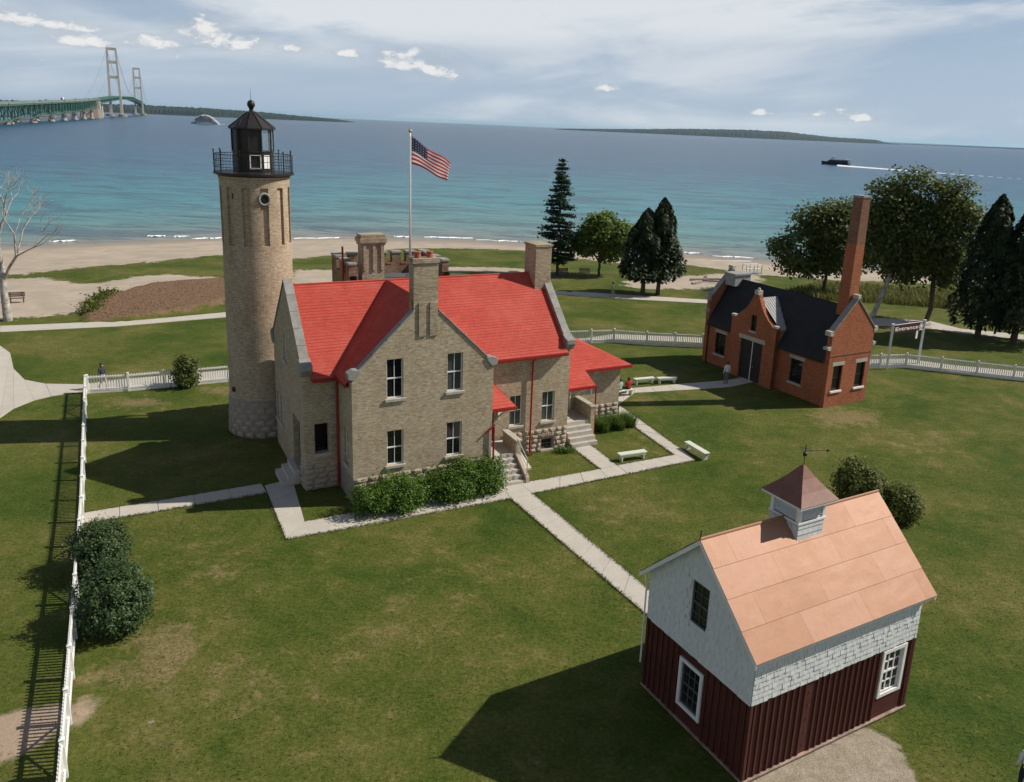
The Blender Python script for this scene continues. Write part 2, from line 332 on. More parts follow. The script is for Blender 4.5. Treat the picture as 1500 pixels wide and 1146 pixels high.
# glass (dark room behind)
mt, T, b = newmat('window_glass'); b.inputs['Base Color'].default_value = (0.010, 0.012, 0.013, 1)
b.inputs['Roughness'].default_value = 0.06; b.inputs['Specular IOR Level'].default_value = 0.5
bump(T, b, T.noise(T.n('ShaderNodeTexCoord').outputs['Object'], 3.0, 2), 0.06, 0.02); M['glass'] = mt
mt, T, b = newmat('curtained_glass'); co = T.n('ShaderNodeTexCoord').outputs['Object']
b.inputs['Roughness'].default_value = 0.15; T.link(T.mix(T.noise(co, 1.5, 3), (0.035, 0.042, 0.045, 1), (0.075, 0.085, 0.085, 1)), b.inputs['Base Color']); M['glass2'] = mt
mt, T, b = newmat('lantern_glass'); b.inputs['Base Color'].default_value = (0.75, 0.85, 0.85, 1); b.inputs['Roughness'].default_value = 0.03
b.inputs['Transmission Weight'].default_value = 0.9; b.inputs['IOR'].default_value = 1.05; M['lglass'] = mt
# leaves
M['lf_hedge'] = leafmat('hedge_leaf', (0.020, 0.058, 0.006, 1), (0.060, 0.125, 0.011, 1), (0.15, 0.235, 0.025, 1), 0.3)
M['lf_lilac'] = leafmat('lilac_leaf', (0.014, 0.032, 0.009, 1), (0.036, 0.068, 0.018, 1), (0.10, 0.135, 0.05, 1), 0.15, 0.5)
M['lf_shrub'] = leafmat('shrub_leaf', (0.034, 0.058, 0.008, 1), (0.080, 0.105, 0.015, 1), (0.19, 0.185, 0.03, 1), 0.3)
M['lf_maple'] = leafmat('maple_leaf', (0.040, 0.075, 0.010, 1), (0.095, 0.150, 0.020, 1), (0.20, 0.25, 0.035, 1), 0.35)
M['lf_dark'] = leafmat('dark_leaf', (0.026, 0.042, 0.010, 1), (0.075, 0.105, 0.020, 1), (0.18, 0.205, 0.045, 1), 0.34)
M['lf_spruce'] = leafmat('spruce_needle', (0.012, 0.030, 0.016, 1), (0.022, 0.048, 0.026, 1), (0.045, 0.075, 0.035, 1), 0.1)
M['lf_cedar'] = leafmat('cedar_spray', (0.009, 0.018, 0.006, 1), (0.018, 0.032, 0.010, 1), (0.050, 0.070, 0.018, 1), 0.12)
M['lf_lily'] = leafmat('lily_blade', (0.05, 0.10, 0.012, 1), (0.09, 0.16, 0.022, 1), (0.16, 0.24, 0.05, 1), 0.4)
M['lf_tall'] = leafmat('meadow_blade', (0.07, 0.085, 0.016, 1), (0.13, 0.14, 0.028, 1), (0.22, 0.21, 0.06, 1))
M['lf_brown'] = leafmat('withered_leaf', (0.15, 0.085, 0.05, 1), (0.20, 0.12, 0.07, 1), (0.25, 0.17, 0.10, 1), 0.1)
M['lf_turf'] = leafmat('turf_blade', (0.060, 0.088, 0.014, 1), (0.105, 0.115, 0.026, 1), (0.22, 0.20, 0.07, 1), 0.45)

# ------------------------------------------------------------------ ground sheet
def pip(px, py, poly):
    ins = np.zeros(px.shape, bool); n = len(poly)
    for i in range(n):
        x0, y0 = poly[i]; x1, y1 = poly[(i + 1) % n]
        c = ((y0 > py) != (y1 > py)) & (px < (x1 - x0) * (py - y0) / (y1 - y0 + 1e-9) + x0); ins ^= c
    return ins
xs = np.concatenate([[-3000, -1500, -700, -350, -200, -140, -110], np.arange(-92, 82, 0.5), [90, 110, 140, 200, 350, 700, 1500, 3000]])
ys = np.concatenate([[-3000, -1500, -700, -300, -150, -70, -30, -10, 0, 5], np.arange(9, 150, 0.5), [160, 200, 260]])
GX, GY = np.meshgrid(xs, ys); GZ = ground_z(GX, GY)
nz1 = np.sin(GX * 0.21 + 1.3 * np.sin(GY * 0.13)) * np.cos(GY * 0.17 + GX * 0.05)
GZ = GZ + np.where((sdist(GX, GY) > 6) & (sdist(GX, GY) < 45), 0.10 * nz1, 0.0)
U, V = to_px(GX, GY, ground_z(GX, GY))
S = sdist(GX, GY)
front = GY > 8
beach_edge = np.interp(U, [-400, -100, 0, 60, 110, 180, 260, 330, 430, 480, 600, 700, 780, 900, 1000, 1110, 1250, 1500, 1800],
                       [440, 412, 402, 399, 393, 388, 380, 374, 380, 374, 364, 364, 369, 386, 388, 402, 412, 420, 425])
sand = (front & (V < beach_edge)) | (S < 3)
for poly in ([(-120, 420), (0, 411), (60, 405), (105, 417), (170, 412), (235, 402), (345, 408), (345, 416), (250, 416), (185, 424), (130, 438), (120, 458), (95, 464), (60, 463), (20, 466), (-120, 476)],
             [(428, 394), (455, 396), (500, 394), (530, 416), (428, 418)], [(560, 392), (640, 391), (800, 394), (800, 400), (640, 400)],
             [(985, 404), (1110, 400), (1115, 416), (1040, 424), (930, 422), (905, 414)], [(1280, 424), (1500, 436), (1500, 441), (1280, 430)]):
    sand |= pip(U, V, poly) & front
dirt = np.zeros_like(sand)
for poly in ([(98, 1022), (150, 1006), (148, 1036), (122, 1078), (96, 1092)], [(-60, 1064), (10, 1052), (72, 1030), (74, 1075), (40, 1108), (-60, 1124)]):
    dirt |= pip(U, V, poly)
gravel = pip(U, V, [(1085, 1150), (1150, 1122), (1200, 1090), (1240, 1066), (1268, 1062), (1298, 1076), (1322, 1108), (1345, 1142), (1372, 1190), (1390, 1260), (1000, 1260)]) & front
dry = np.zeros(sand.shape)
for cx, cy, rx, ry, a in ((240, 945, 55, 36, 1.0), (180, 990, 70, 24, 0.75), (200, 590, 55, 9, 0.9), (320, 573, 30, 6, 0.8), (330, 830, 110, 50, 0.35), (590, 850, 130, 70, 0.30),
                          (1240, 612, 60, 14, 0.8), (1330, 650, 90, 40, 0.25), (990, 640, 90, 30, 0.3), (960, 585, 50, 10, 0.5), (880, 780, 110, 60, 0.25), (420, 1000, 160, 70, 0.25)):
    dry = np.maximum(dry, a * np.exp(-(((U - cx) / rx) ** 2 + ((V - cy) / ry) ** 2)) * front)
def blur(m, k=2):
    m = m.astype(float)
    for _ in range(k):
        m = (m + np.roll(m, 1, 0) + np.roll(m, -1, 0)) / 3; m = (m + np.roll(m, 1, 1) + np.roll(m, -1, 1)) / 3
    return m
wet = np.clip(1 - np.maximum(S, 0) / 9.0, 0, 1)
mulch = pip(U, V, [(122, 472), (135, 448), (160, 436), (215, 420), (270, 414), (345, 410), (345, 440), (300, 452), (240, 462), (185, 471)]) & front
GZ = GZ + np.where(mulch, 0.35, 0.0)
nx, ny = len(xs), len(ys)
me = bpy.data.meshes.new('ground'); verts = np.stack([GX, GY, GZ], -1).reshape(-1, 3)
idx = np.arange(nx * ny).reshape(ny, nx)
quads = np.stack([idx[:-1, :-1], idx[:-1, 1:], idx[1:, 1:], idx[1:, :-1]], -1).reshape(-1, 4)
def np_mesh(name, verts, quads, mats, smooth=False):
    me = bpy.data.meshes.new(name); nv, nf = len(verts), len(quads); k = quads.shape[1]
    me.vertices.add(nv); me.vertices.foreach_set('co', np.asarray(verts, np.float32).ravel())
    me.loops.add(nf * k); me.loops.foreach_set('vertex_index', np.asarray(quads, np.int32).ravel())
    me.polygons.add(nf); me.polygons.foreach_set('loop_start', np.arange(0, nf * k, k, dtype=np.int32))
    if smooth: me.polygons.foreach_set('use_smooth', np.ones(nf, bool))
    for mt in mats: me.materials.append(mt)
    me.update(calc_edges=True); me.validate(); return me
me = np_mesh('ground', verts, quads, [], True)
ca = me.color_attributes.new('cover', 'FLOAT_COLOR', 'POINT')
ca.data.foreach_set('color', np.stack([blur(sand, 8), blur(dirt, 2), dry, wet], -1).astype(np.float32).reshape(-1))
ca = me.attributes.new('mulch', 'FLOAT', 'POINT'); ca.data.foreach_set('value', blur(mulch, 3).astype(np.float32).ravel())
ca = me.attributes.new('gravel', 'FLOAT', 'POINT'); ca.data.foreach_set('value', blur(gravel, 1).astype(np.float32).ravel())
mt, T, b = newmat('lawn_and_sand')
P = T.n('ShaderNodeNewGeometry').outputs['Position']
at = T.n('ShaderNodeAttribute', attribute_name='cover'); am = T.n('ShaderNodeAttribute', attribute_name='mulch')
sr, sg, sb = T.sep(at.outputs['Vector'])
big = T.noise(P, 0.16, 4, 0.55, 0.4); mid = T.noise(P, 0.9, 5, 0.65); fine = T.noise(P, 7.0, 4, 0.7); vfine = T.noise(P, 22.0, 4, 0.75)
straw = T.noise(T.vmath('MULTIPLY', P, (3.0, 9.0, 1.0)), 1.0, 5, 0.75, 1.2); clod = T.noise(P, 2.6, 6, 0.72, 0.8)
g = T.math('ADD', T.math('MULTIPLY', big, 0.46), T.math('ADD', T.math('MULTIPLY', mid, 0.26), T.math('ADD', T.math('MULTIPLY', clod, 0.16), T.math('MULTIPLY', fine, 0.12))))
grass = T.ramp(g, [(0.37, (0.036, 0.064, 0.009, 1)), (0.45, (0.060, 0.083, 0.013, 1)), (0.52, (0.094, 0.102, 0.022, 1)), (0.60, (0.140, 0.126, 0.040, 1)), (0.69, (0.19, 0.150, 0.066, 1))])
dryv = T.math('ADD', sb, T.math('MULTIPLY', T.ss(T.math('MULTIPLY', mid, T.math('ADD', big, 0.5)), 0.46, 0.70), 0.40))
drym = T.math('MULTIPLY', T.ss(T.math('ADD', dryv, T.math('MULTIPLY', T.math('SUBTRACT', clod, 0.5), 1.5)), 0.30, 0.85), 0.70)
grass = T.mix(drym, grass, T.mix(straw, (0.15, 0.115, 0.05, 1), (0.27, 0.20, 0.105, 1)))
fb = T.math('ADD', T.math('MULTIPLY', fine, 0.34), T.math('ADD', T.math('MULTIPLY', vfine, 0.33), T.math('MULTIPLY', straw, 0.33)))
grass = T.mix(0.85, grass, T.ramp(fb, [(0.34, (0.30, 0.32, 0.30, 1)), (0.5, (0.95, 0.97, 0.95, 1)), (0.66, (1.75, 1.65, 1.45, 1))]), 'MULTIPLY')
sandc = T.mix(T.ss(T.noise(P, 0.35, 5, 0.6), 0.35, 0.65), (0.43, 0.355, 0.275, 1), (0.36, 0.30, 0.235, 1))
sandc = T.mix(T.math('MULTIPLY', T.ss(T.noise(P, 2.0, 5, 0.7), 0.58, 0.75), 0.35), sandc, (0.20, 0.17, 0.13, 1))
sandc = T.mix(T.math('MULTIPLY', T.ss(at.outputs['Alpha'], 0.15, 0.85), 0.75), sandc, (0.225, 0.20, 0.17, 1))
edge = T.math('ADD', T.math('MULTIPLY', T.math('SUBTRACT', T.noise(P, 0.42, 7, 0.72, 0.6), 0.5), 2.1), T.math('MULTIPLY', T.math('SUBTRACT', clod, 0.5), 1.0))
ms = T.ss(T.math('ADD', sr, edge), 0.42, 0.58); md = T.ss(T.math('ADD', sg, T.math('MULTIPLY', edge, 0.26)), 0.30, 0.5)
mm = T.ss(T.math('ADD', am.outputs['Fac'], T.math('MULTIPLY', edge, 0.5)), 0.4, 0.6)
col = T.mix(ms, grass, sandc)
col = T.mix(md, col, T.mix(fine, (0.42, 0.32, 0.23, 1), (0.30, 0.22, 0.155, 1)))
ag = T.n('ShaderNodeAttribute', attribute_name='gravel'); mg = T.ss(T.math('ADD', ag.outputs['Fac'], T.math('MULTIPLY', edge, 0.40)), 0.40, 0.58)
grv = T.ramp(T.math('ADD', T.math('MULTIPLY', vfine, 0.6), T.math('MULTIPLY', clod, 0.4)), [(0.33, (0.11, 0.09, 0.055, 1)), (0.45, (0.27, 0.225, 0.165, 1)), (0.62, (0.42, 0.36, 0.28, 1))])
col = T.mix(mg, col, grv)
col = T.mix(mm, col, T.mix(clod, (0.12, 0.07, 0.042, 1), (0.24, 0.155, 0.095, 1)))
T.link(col, b.inputs['Base Color']); b.inputs['Roughness'].default_value = 0.95; b.inputs['Specular IOR Level'].default_value = 0.1
bump(T, b, T.math('ADD', fine, T.math('MULTIPLY', vfine, 0.7)), 0.7, 0.05)
me.materials.append(mt)
ground = bpy.data.objects.new('ground', me); link(ground); tag(ground, kind='structure')

# ------------------------------------------------------------------ water
rad = np.concatenate([np.linspace(60, 500, 80), np.geomspace(520, 70000, 70)]); ang = np.linspace(R(-110), R(110), 180)
RR, AA = np.meshgrid(rad, ang, indexing='ij'); WX, WY = RR * np.sin(AA), RR * np.cos(AA)
vv = np.stack([WX, WY, np.full_like(WX, WATER_Z)], -1).reshape(-1, 3); ii = np.arange(vv.shape[0]).reshape(RR.shape)
qq = np.stack([ii[:-1, :-1], ii[:-1, 1:], ii[1:, 1:], ii[1:, :-1]], -1).reshape(-1, 4)
me = np_mesh('lake', vv, qq, [])
a = me.attributes.new('offshore', 'FLOAT', 'POINT'); a.data.foreach_set('value', np.maximum(0, -sdist(WX, WY)).astype(np.float32).ravel())
mt, T, b = newmat('lake_water'); P = T.n('ShaderNodeNewGeometry').outputs['Position']
off = T.n('ShaderNodeAttribute', attribute_name='offshore').outputs['Fac']
lg = T.math('DIVIDE', T.math('LOGARITHM', T.math('ADD', off, 1.0), 10.0), 4.0)
wob = T.math('MULTIPLY', T.math('SUBTRACT', T.noise(T.vmath('MULTIPLY', P, (0.004, 0.012, 1)), 1.0, 4, 0.6), 0.5), 0.16)
col = T.ramp(T.math('ADD', lg, wob), [(0.0, (0.25, 0.225, 0.18, 1)), (0.22, (0.185, 0.215, 0.175, 1)), (0.36, (0.095, 0.220, 0.205, 1)), (0.46, (0.036, 0.200, 0.220, 1)),
     (0.54, (0.014, 0.138, 0.185, 1)), (0.61, (0.006, 0.080, 0.150, 1)), (0.70, (0.004, 0.054, 0.122, 1)), (1.0, (0.004, 0.052, 0.115, 1))])
wv1 = T.noise(T.vmath('MULTIPLY', P, (0.10, 0.42, 1)), 1.0, 5, 0.62, 0.4); wv2 = T.noise(T.vmath('MULTIPLY', P, (0.020, 0.07, 1)), 1.0, 5, 0.62)
col = T.mix(T.math('MULTIPLY', T.ss(wv1, 0.46, 0.64), 0.42), col, (0.008, 0.045, 0.075, 1))
wv3 = T.noise(T.vmath('MULTIPLY', P, (0.045, 0.11, 1)), 1.0, 7, 0.68, 0.5)
col = T.mix(T.math('MULTIPLY', T.ss(wv2, 0.50, 0.68), 0.30), col, (0.010, 0.050, 0.085, 1))
col = T.mix(T.math('MULTIPLY', T.ss(wv3, 0.49, 0.58), 0.55), col, (0.008, 0.042, 0.080, 1))
col = T.mix(T.math('MULTIPLY', T.ss(wv3, 0.47, 0.30), 0.22), col, (0.10, 0.24, 0.28, 1))
T.link(col, b.inputs['Base Color']); b.inputs['Roughness'].default_value = 0.25; b.inputs['IOR'].default_value = 1.33; b.inputs['Specular IOR Level'].default_value = 0.16
bump(T, b, T.math('ADD', wv1, T.math('MULTIPLY', wv2, 2.0)), 0.9, 0.5)
me.materials.append(mt); lake = bpy.data.objects.new('lake', me); link(lake); tag(lake, kind='structure')
mt, T, b = newmat('foam'); P = T.n('ShaderNodeNewGeometry').outputs['Position']
T.link(T.mix(T.noise(P, 1.2, 4), (0.75, 0.77, 0.77, 1), (0.9, 0.9, 0.89, 1)), b.inputs['Base Color']); b.inputs['Roughness'].default_value = 0.8; M['foam'] = mt; b.inputs['Specular IOR Level'].default_value = .1

# surf: broken lines of foam along the beach
mb = MB()
def foam_line(mb, pts, w, z):
    pts = [Vector(p) for p in pts]
    for i in range(len(pts) - 1):
        a, b_ = pts[i], pts[i + 1]; n = Vector((-(b_ - a).y, (b_ - a).x, 0)).normalized()
        wa = w * (0.15 + math.sin(math.pi * i / (len(pts) - 1))) * random.uniform(0.7, 1.2); wb = w * (0.15 + math.sin(math.pi * (i + 1) / (len(pts) - 1))) * random.uniform(0.7, 1.2)
        mb.add([(a - n * wa).to_tuple()[:2] + (z,), (b_ - n * wb).to_tuple()[:2] + (z,), (b_ + n * wb).to_tuple()[:2] + (z,), (a + n * wa).to_tuple()[:2] + (z,),
                (a.x, a.y, z + 0.12), (b_.x, b_.y, z + 0.12)], [(0, 1, 5, 4), (4, 5, 2, 3)])
for (x0, x1, y0, y1, w) in ((75, 112, 354, 353, .5), (215, 240, 346.5, 346, .7), (258, 278, 347, 347, .6), (284, 330, 350, 349, .35), (432, 500, 350, 349, .3), (575, 600, 347, 347.5, .4),
                            (622, 692, 347.5, 349.5, .55), (700, 770, 352, 355, .25), (995, 1030, 370, 372, .5), (1040, 1110, 375, 379, .45), (1005, 1100, 381, 384, .25)):
    p, q = G(x0, y0, z=WATER_Z), G(x1, y1, z=WATER_Z); n = 10
    foam_line(mb, [p.lerp(q, i / n) + Vector((random.uniform(-.3, .3), random.uniform(-.5, .5), 0)) for i in range(n + 1)], w, WATER_Z + 0.02)
tag(mb.build('surf_foam', M['foam'], recalc=False), 'broken white surf lines along the sandy shore', 'surf', kind='stuff')

# ------------------------------------------------------------------ paths
def strip(name, left, right, slab=1.5, top=0.035):
    """path between two edge polylines (pixels), cut into slabs"""
    L = [G(*p) for p in left]; Rr = [G(*p) for p in right]
    root = bpy.data.objects.new(name, None); link(root); tag(root, kind='structure')
    bed = MB()
    for i in range(len(L) - 1):
        a, b_, c, d = L[i], L[i + 1], Rr[i + 1], Rr[i]
        n = max(1, round(((b_ - a).length + (c - d).length) / 2 / slab))
        bed.add([p + Vector((0, 0, 0.006)) for p in (a, b_, c, d)], [(0, 1, 2, 3)])
        for k in range(n):
            t0, t1 = k / n, (k + 1) / n; gap = 0.012 / max(0.3, (b_ - a).length / n)
            t0 += gap * (t1 - t0); t1 -= gap * (t1 - t0)
            q = [a.lerp(b_, t0), a.lerp(b_, t1), d.lerp(c, t1), d.lerp(c, t0)]
            dz = random.uniform(-0.006, 0.006)
            MB().hexa([p + Vector((0, 0, -0.05)) for p in q] + [p + Vector((0, 0, top + dz)) for p in q]).build('slab', M['concrete'], root)
    bed.build('joint_bed', M['mortar'], root, recalc=False)
    return root
strip('lawn_path', [(118, 753), (383, 709)], [(116, 769), (391, 723)])
strip('porch_path', [(388, 712), (419, 790)], [(428, 702), (446, 765)])
strip('front_path', [(446, 765), (600, 737), (735, 712)], [(419, 791), (580, 762), (748, 731)])
strip('front_path', [(735, 712), (762, 709), (820, 698), (879, 688), (904, 682.5), (987, 667)], [(748, 731), (780, 724), (820, 715.5), (890, 701), (920, 695), (1019, 675)])
strip('side_path', [(987, 667), (946, 638), (906, 609)], [(1019, 675), (994, 656), (907, 594)])
strip('step_path', [(839, 657), (879, 688)], [(866, 652.5), (904, 682.5)])
strip('step_path', [(738, 699), (725, 717)], [(756, 697), (762, 709)])
strip('shed_path', [(748, 731), (850, 818), (948, 902)], [(780, 724), (870, 797), (952, 866)])
strip('building_path', [(880, 592), (929, 569), (1000, 563), (1062, 558), (1092, 553)], [(880, 612), (929, 576), (1020, 571), (1070, 567), (1112, 558)])
strip('beach_walk', [(-160, 483), (0, 478), (200, 470), (333, 458), (480, 446)], [(-160, 492), (0, 487), (167, 479), (333, 465), (480, 452)], 4)
strip('beach_walk', [(790, 424), (850, 428), (909, 432), (1060, 441)], [(790, 429), (850, 434), (941, 440), (1060, 446)], 4)
strip('shore_road', [(1240, 461), (1280, 466), (1362, 471), (1407, 482), (1500, 491), (1640, 504)], [(1240, 472), (1282, 477), (1362, 482), (1410, 489), (1500, 498), (1640, 512)], 6)
strip('plaza', [(-150, 500), (-40, 502), (0, 507), (15, 518), (20, 541), (36, 557), (67, 563), (122, 564)], [(-150, 640), (-110, 632), (-60, 625), (0, 613), (20, 599), (50, 587), (75, 581), (122, 574)], 8)
strip('fence_walk', [(122, 564), (170, 557), (339, 542), (420, 534)], [(122, 574), (189, 571), (339, 557), (420, 549)], 5)
strip('fence_walk', [(800, 499), (857, 496), (899, 490), (1000, 494), (1060, 497)], [(800, 506), (857, 501), (899, 497), (1000, 501.5), (1060, 505)], 5)
strip('fence_walk', [(1240, 528), (1326, 526), (1400, 536), (1500, 545), (1640, 556)], [(1240, 538), (1326, 534), (1400, 545), (1500, 554), (1640, 566)], 5)

# ------------------------------------------------------------------ building helpers
def TF(v0): return lambda a, b, d: (a, v0 - d, b)      # wall facing -y
def TB(v0): return lambda a, b, d: (a, v0 + d, b)      # wall facing +y
def TL(u0): return lambda a, b, d: (u0 - d, a, b)      # wall facing -x
def TR(u0): return lambda a, b, d: (u0 + d, a, b)      # wall facing +x
def tbox(mb, T, a0, a1, b0, b1, d0, d1):
    p = [T(a, b, d) for d in (d0, d1) for a, b in ((a0, b0), (a1, b0), (a1, b1), (a0, b1))]
    return mb.add(p, [(0, 1, 2, 3), (7, 6, 5, 4), (0, 4, 5, 1), (1, 5, 6, 2), (2, 6, 7, 3), (3, 7, 4, 0)])
def window(parent, T, a0, a1, b0, b1, rec=0.13, cols=2, rows=1, fr=0.05, mun=0.022, sill=None, lintel=None, glass='glass', fmat='white', proud=0.0, sash=None):
    """double-hung sash window set in an opening: frame, sashes with glazing bars, one pane object per light, sill"""
    mb = MB(); d0, d1 = -rec - 0.05, -rec + 0.03
    if proud:
        tr = 0.11
        tbox(mb, T, a0 - tr, a0, b0 - tr, b1 + tr, -rec, proud); tbox(mb, T, a1, a1 + tr, b0 - tr, b1 + tr, -rec, proud)
        tbox(mb, T, a0, a1, b1, b1 + tr, -rec, proud - 0.004); tbox(mb, T, a0, a1, b0 - tr, b0, -rec, proud - 0.004)
        if sash: mb.mat(1)
    tbox(mb, T, a0, a0 + fr, b0, b1, d0, d1); tbox(mb, T, a1 - fr, a1, b0, b1, d0, d1)
    tbox(mb, T, a0 + fr, a1 - fr, b1 - fr, b1, d0, d1 - 0.003); tbox(mb, T, a0 + fr, a1 - fr, b0, b0 + fr, d0, d1 - 0.003)
    bm_ = (b0 + b1) / 2; tbox(mb, T, a0 + fr, a1 - fr, bm_ - 0.03, bm_ + 0.03, d0, d1 - 0.006)
    for (s0, s1) in ((b0 + fr, bm_ - 0.03), (bm_ + 0.03, b1 - fr)):
        for c in range(1, cols): x = a0 + fr + (a1 - a0 - 2 * fr) * c / cols; tbox(mb, T, x - mun / 2, x + mun / 2, s0, s1, d0 + 0.01, d1 - 0.02)
        for r_ in range(1, rows): z = s0 + (s1 - s0) * r_ / rows; tbox(mb, T, a0 + fr, a1 - fr, z - mun / 2, z + mun / 2, d0 + 0.012, d1 - 0.024)
    w = mb.build('window', [M[fmat], M[sash or fmat]], parent)
    for (s0, s1) in ((b0 + fr, bm_ - 0.03), (bm_ + 0.03, b1 - fr)):
        for c in range(cols):
            x0 = a0 + fr + (a1 - a0 - 2 * fr) * c / cols; x1 = a0 + fr + (a1 - a0 - 2 * fr) * (c + 1) / cols
            for r_ in range(rows):
                z0 = s0 + (s1 - s0) * r_ / rows; z1 = s0 + (s1 - s0) * (r_ + 1) / rows
                k = random.uniform(-0.006, 0.006)
                MB().add([T(x0, z0, -rec - 0.02 + k), T(x1, z0, -rec - 0.02 - k), T(x1, z1, -rec - 0.02 - k), T(x0, z1, -rec - 0.02 + k)], [(0, 1, 2, 3)]).build('pane', M[glass], w, recalc=False)
    if sill: tbox(MB(), T, a0 - 0.1, a1 + 0.1, b0 - 0.14, b0 - 0.002, -rec, 0.09).build('sill', M[sill], w, bevel=0.012)
    if lintel: tbox(MB(), T, a0 - 0.14, a1 + 0.14, b1 + 0.002, b1 + 0.26, -rec, 0.012).build('lintel', M[lintel], w, bevel=0.01)
    return w
def shingled_slope(mb, e0, e1, r0, r1, courses, step=0.011, lift=0.03):
    """stepped courses from the eave line e0-e1 up to the ridge line r0-r1"""
    e0, e1, r0, r1 = map(Vector, (e0, e1, r0, r1)); n = (e1 - e0).cross(r0 - e0).normalized()
    if n.z < 0: n = -n
    for k in range(courses):
        t0, t1 = k / courses, (k + 1) / courses
        a, b_, c, d = e0.lerp(r0, t0), e1.lerp(r1, t0), e1.lerp(r1, t1), e0.lerp(r0, t1)
        lo = n * (lift + step); hi = n * lift
        mb.add([a + hi, b_ + hi, a + lo, b_ + lo, c + hi, d + hi], [(0, 1, 3, 2), (2, 3, 4, 5)])
    return mb
def rock_meshes(mat, k=4):
    out = []
    for q in range(k):
        mb = MB(); n = 5; vs = []
        for j in range(n):
            for i in range(n):
                ed = i in (0, n - 1) or j in (0, n - 1)
                vs.append((i / (n - 1) * 0.94 + 0.03, -0.02 if ed else -random.uniform(0.55, 1.0), j / (n - 1) * 0.92 + 0.04))
        fs = [(j * n + i, j * n + i + 1, (j + 1) * n + i + 1, (j + 1) * n + i) for j in range(n - 1) for i in range(n - 1)]
        b = len(vs); vs += [(0.03, 1, 0.04), (0.97, 1, 0.04), (0.97, 1, 0.96), (0.03, 1, 0.96)]
        fs += [(0, b, b + 1, n - 1), (n - 1, b + 1, b + 2, n * n - 1), (n * n - 1, b + 2, b + 3, n * (n - 1)), (n * (n - 1), b + 3, b, 0)]
        mb.add(vs, fs); out.append(mb.mesh('stone_block', mat))
    return out
ROCK = rock_meshes(M['stone'])
def stone_base(parent, a0, a1, z1, place, holes=(), row=0.28, d=0.10, mn=0.38, mx=0.75):
    """rock-faced blocks, each its own object; place(a, z) -> (location, rotation about z)"""
    rows = max(1, round(z1 / row)); rh = z1 / rows
    for r_ in range(rows):
        a = a0; z = r_ * rh
        while a < a1 - 0.02:
            w = min(random.uniform(mn, mx), a1 - a)
            if a1 - (a + w) < 0.22: w = a1 - a
            cuts = [(a, a + w)]
            for h in holes:
                if z < h[3] - 0.02 and z + rh > h[2] + 0.02:
                    nc = []
                    for c in cuts:
                        if c[1] <= h[0] or c[0] >= h[1]: nc.append(c)
                        else:
                            if h[0] - c[0] > 0.08: nc.append((c[0], h[0]))
                            if c[1] - h[1] > 0.08: nc.append((h[1], c[1]))
                    cuts = nc
            for c in cuts:
                loc, rz = place(c[0], z)
                inst('stone_block', random.choice(ROCK), parent, loc, (0, 0, rz), (c[1] - c[0], d * random.uniform(0.75, 1.15), rh))
            a += w
# ------------------------------------------------------------------ keeper's house
HX, HY, HYAW = -8.30, 34.57, R(28.75)
house = thing('keepers_house', 'two storey buff brick lighthouse keeper\'s house with red shingle roof and stone copings', 'house', (HX, HY, 0), HYAW)
WW, PV, UL, UR, RV, HR, HE = 7.04, 2.40, -1.66, 12.85, 5.83, 9.43, 6.0
BV = 2 * RV - PV                                   # rear wall
sl = (HR - HE) / (RV - PV); sw = (HR - 6.0) / (WW / 2)
FH = 1.34                                          # top of the stone base
# front wing gable wall
sill1, head1, sill2, head2 = 1.72, 3.46, 5.04, 6.95
wa, ww_ = 1.63, 0.80
hol = [(wa, wa + ww_, sill1, head1), (WW - wa - ww_, WW - wa, sill1, head1), (wa, wa + ww_, sill2, head2), (WW - wa - ww_, WW - wa, sill2, head2)]
cpz = lambda u: HR + 0.22 - abs(u - WW / 2) * sw
outline = [(0, FH), (WW, FH), (WW, cpz(WW)), (4.11, cpz(4.11)), (4.11, 9.6), (2.92, 9.6), (2.92, cpz(2.92)), (0, cpz(0))]
mb = MB().wall(outline, hol, TF(0), 0.2)
mb.wall([(0, FH), (PV, FH), (PV, 6.0), (0, 6.0)], [(0.75, 1.45, sill1, head1)], TL(0), 0.15)      # wing left side
mb.wall([(0, FH), (PV, FH), (PV, 6.0), (0, 6.0)], [], TR(WW), 0.15)                           # wing right side
# gable parapet back and top
for (ua, ub) in ((0, 2.92), (4.11, WW)):
    mb.add([(ua, 0.0, cpz(ua)), (ub, 0.0, cpz(ub)), (ub, 0.34, cpz(ub)), (ua, 0.34, cpz(ua)), (ub, 0.34, cpz(ub) - 0.5), (ua, 0.34, cpz(ua) - 0.5)], [(0, 1, 2, 3), (3, 2, 4, 5)])
mb.build('wing_wall', M['buff'], house, recalc=False)
for i, h in enumerate(hol): window(house, TF(0), *h, sill='limestone', glass='glass2' if i == 3 else 'glass')
window(house, TL(0), 0.75, 1.45, sill1, head1, sill='limestone')
# main block walls
mw = MB()
leftopen = (-1.17, -0.50, 1.86, 3.36)
mw.wall([(UL, FH), (0, FH), (0, HE), (UL, HE)], [leftopen], TF(PV), 0.3)
mhol = [(9.22, 9.97, 1.76, 3.48), (11.19, 11.97, 1.76, 3.48)]
mw.wall([(WW, FH), (UR, FH), (UR, HE), (WW, HE)], mhol, TF(PV), 0.18)
gz = lambda v: HR + 0.25 - abs(v - RV) * sl
lh = [(7.3, 8.0, 1.62, 3.10), (8.3, 8.9, 1.62, 3.10), (5.95, 6.6, 5.55, 6.85), (3.35, 4.95, 0.75, 3.18)]
mw.wall([(PV, 0.0), (BV, 0.0), (BV, gz(BV)), (RV, gz(RV)), (PV, gz(PV))], lh, TL(UL), 0.3)
mw.wall([(PV, 0.0), (BV, 0.0), (BV, gz(BV)), (RV, gz(RV)), (PV, gz(PV))], [], TR(UR), 0.2)
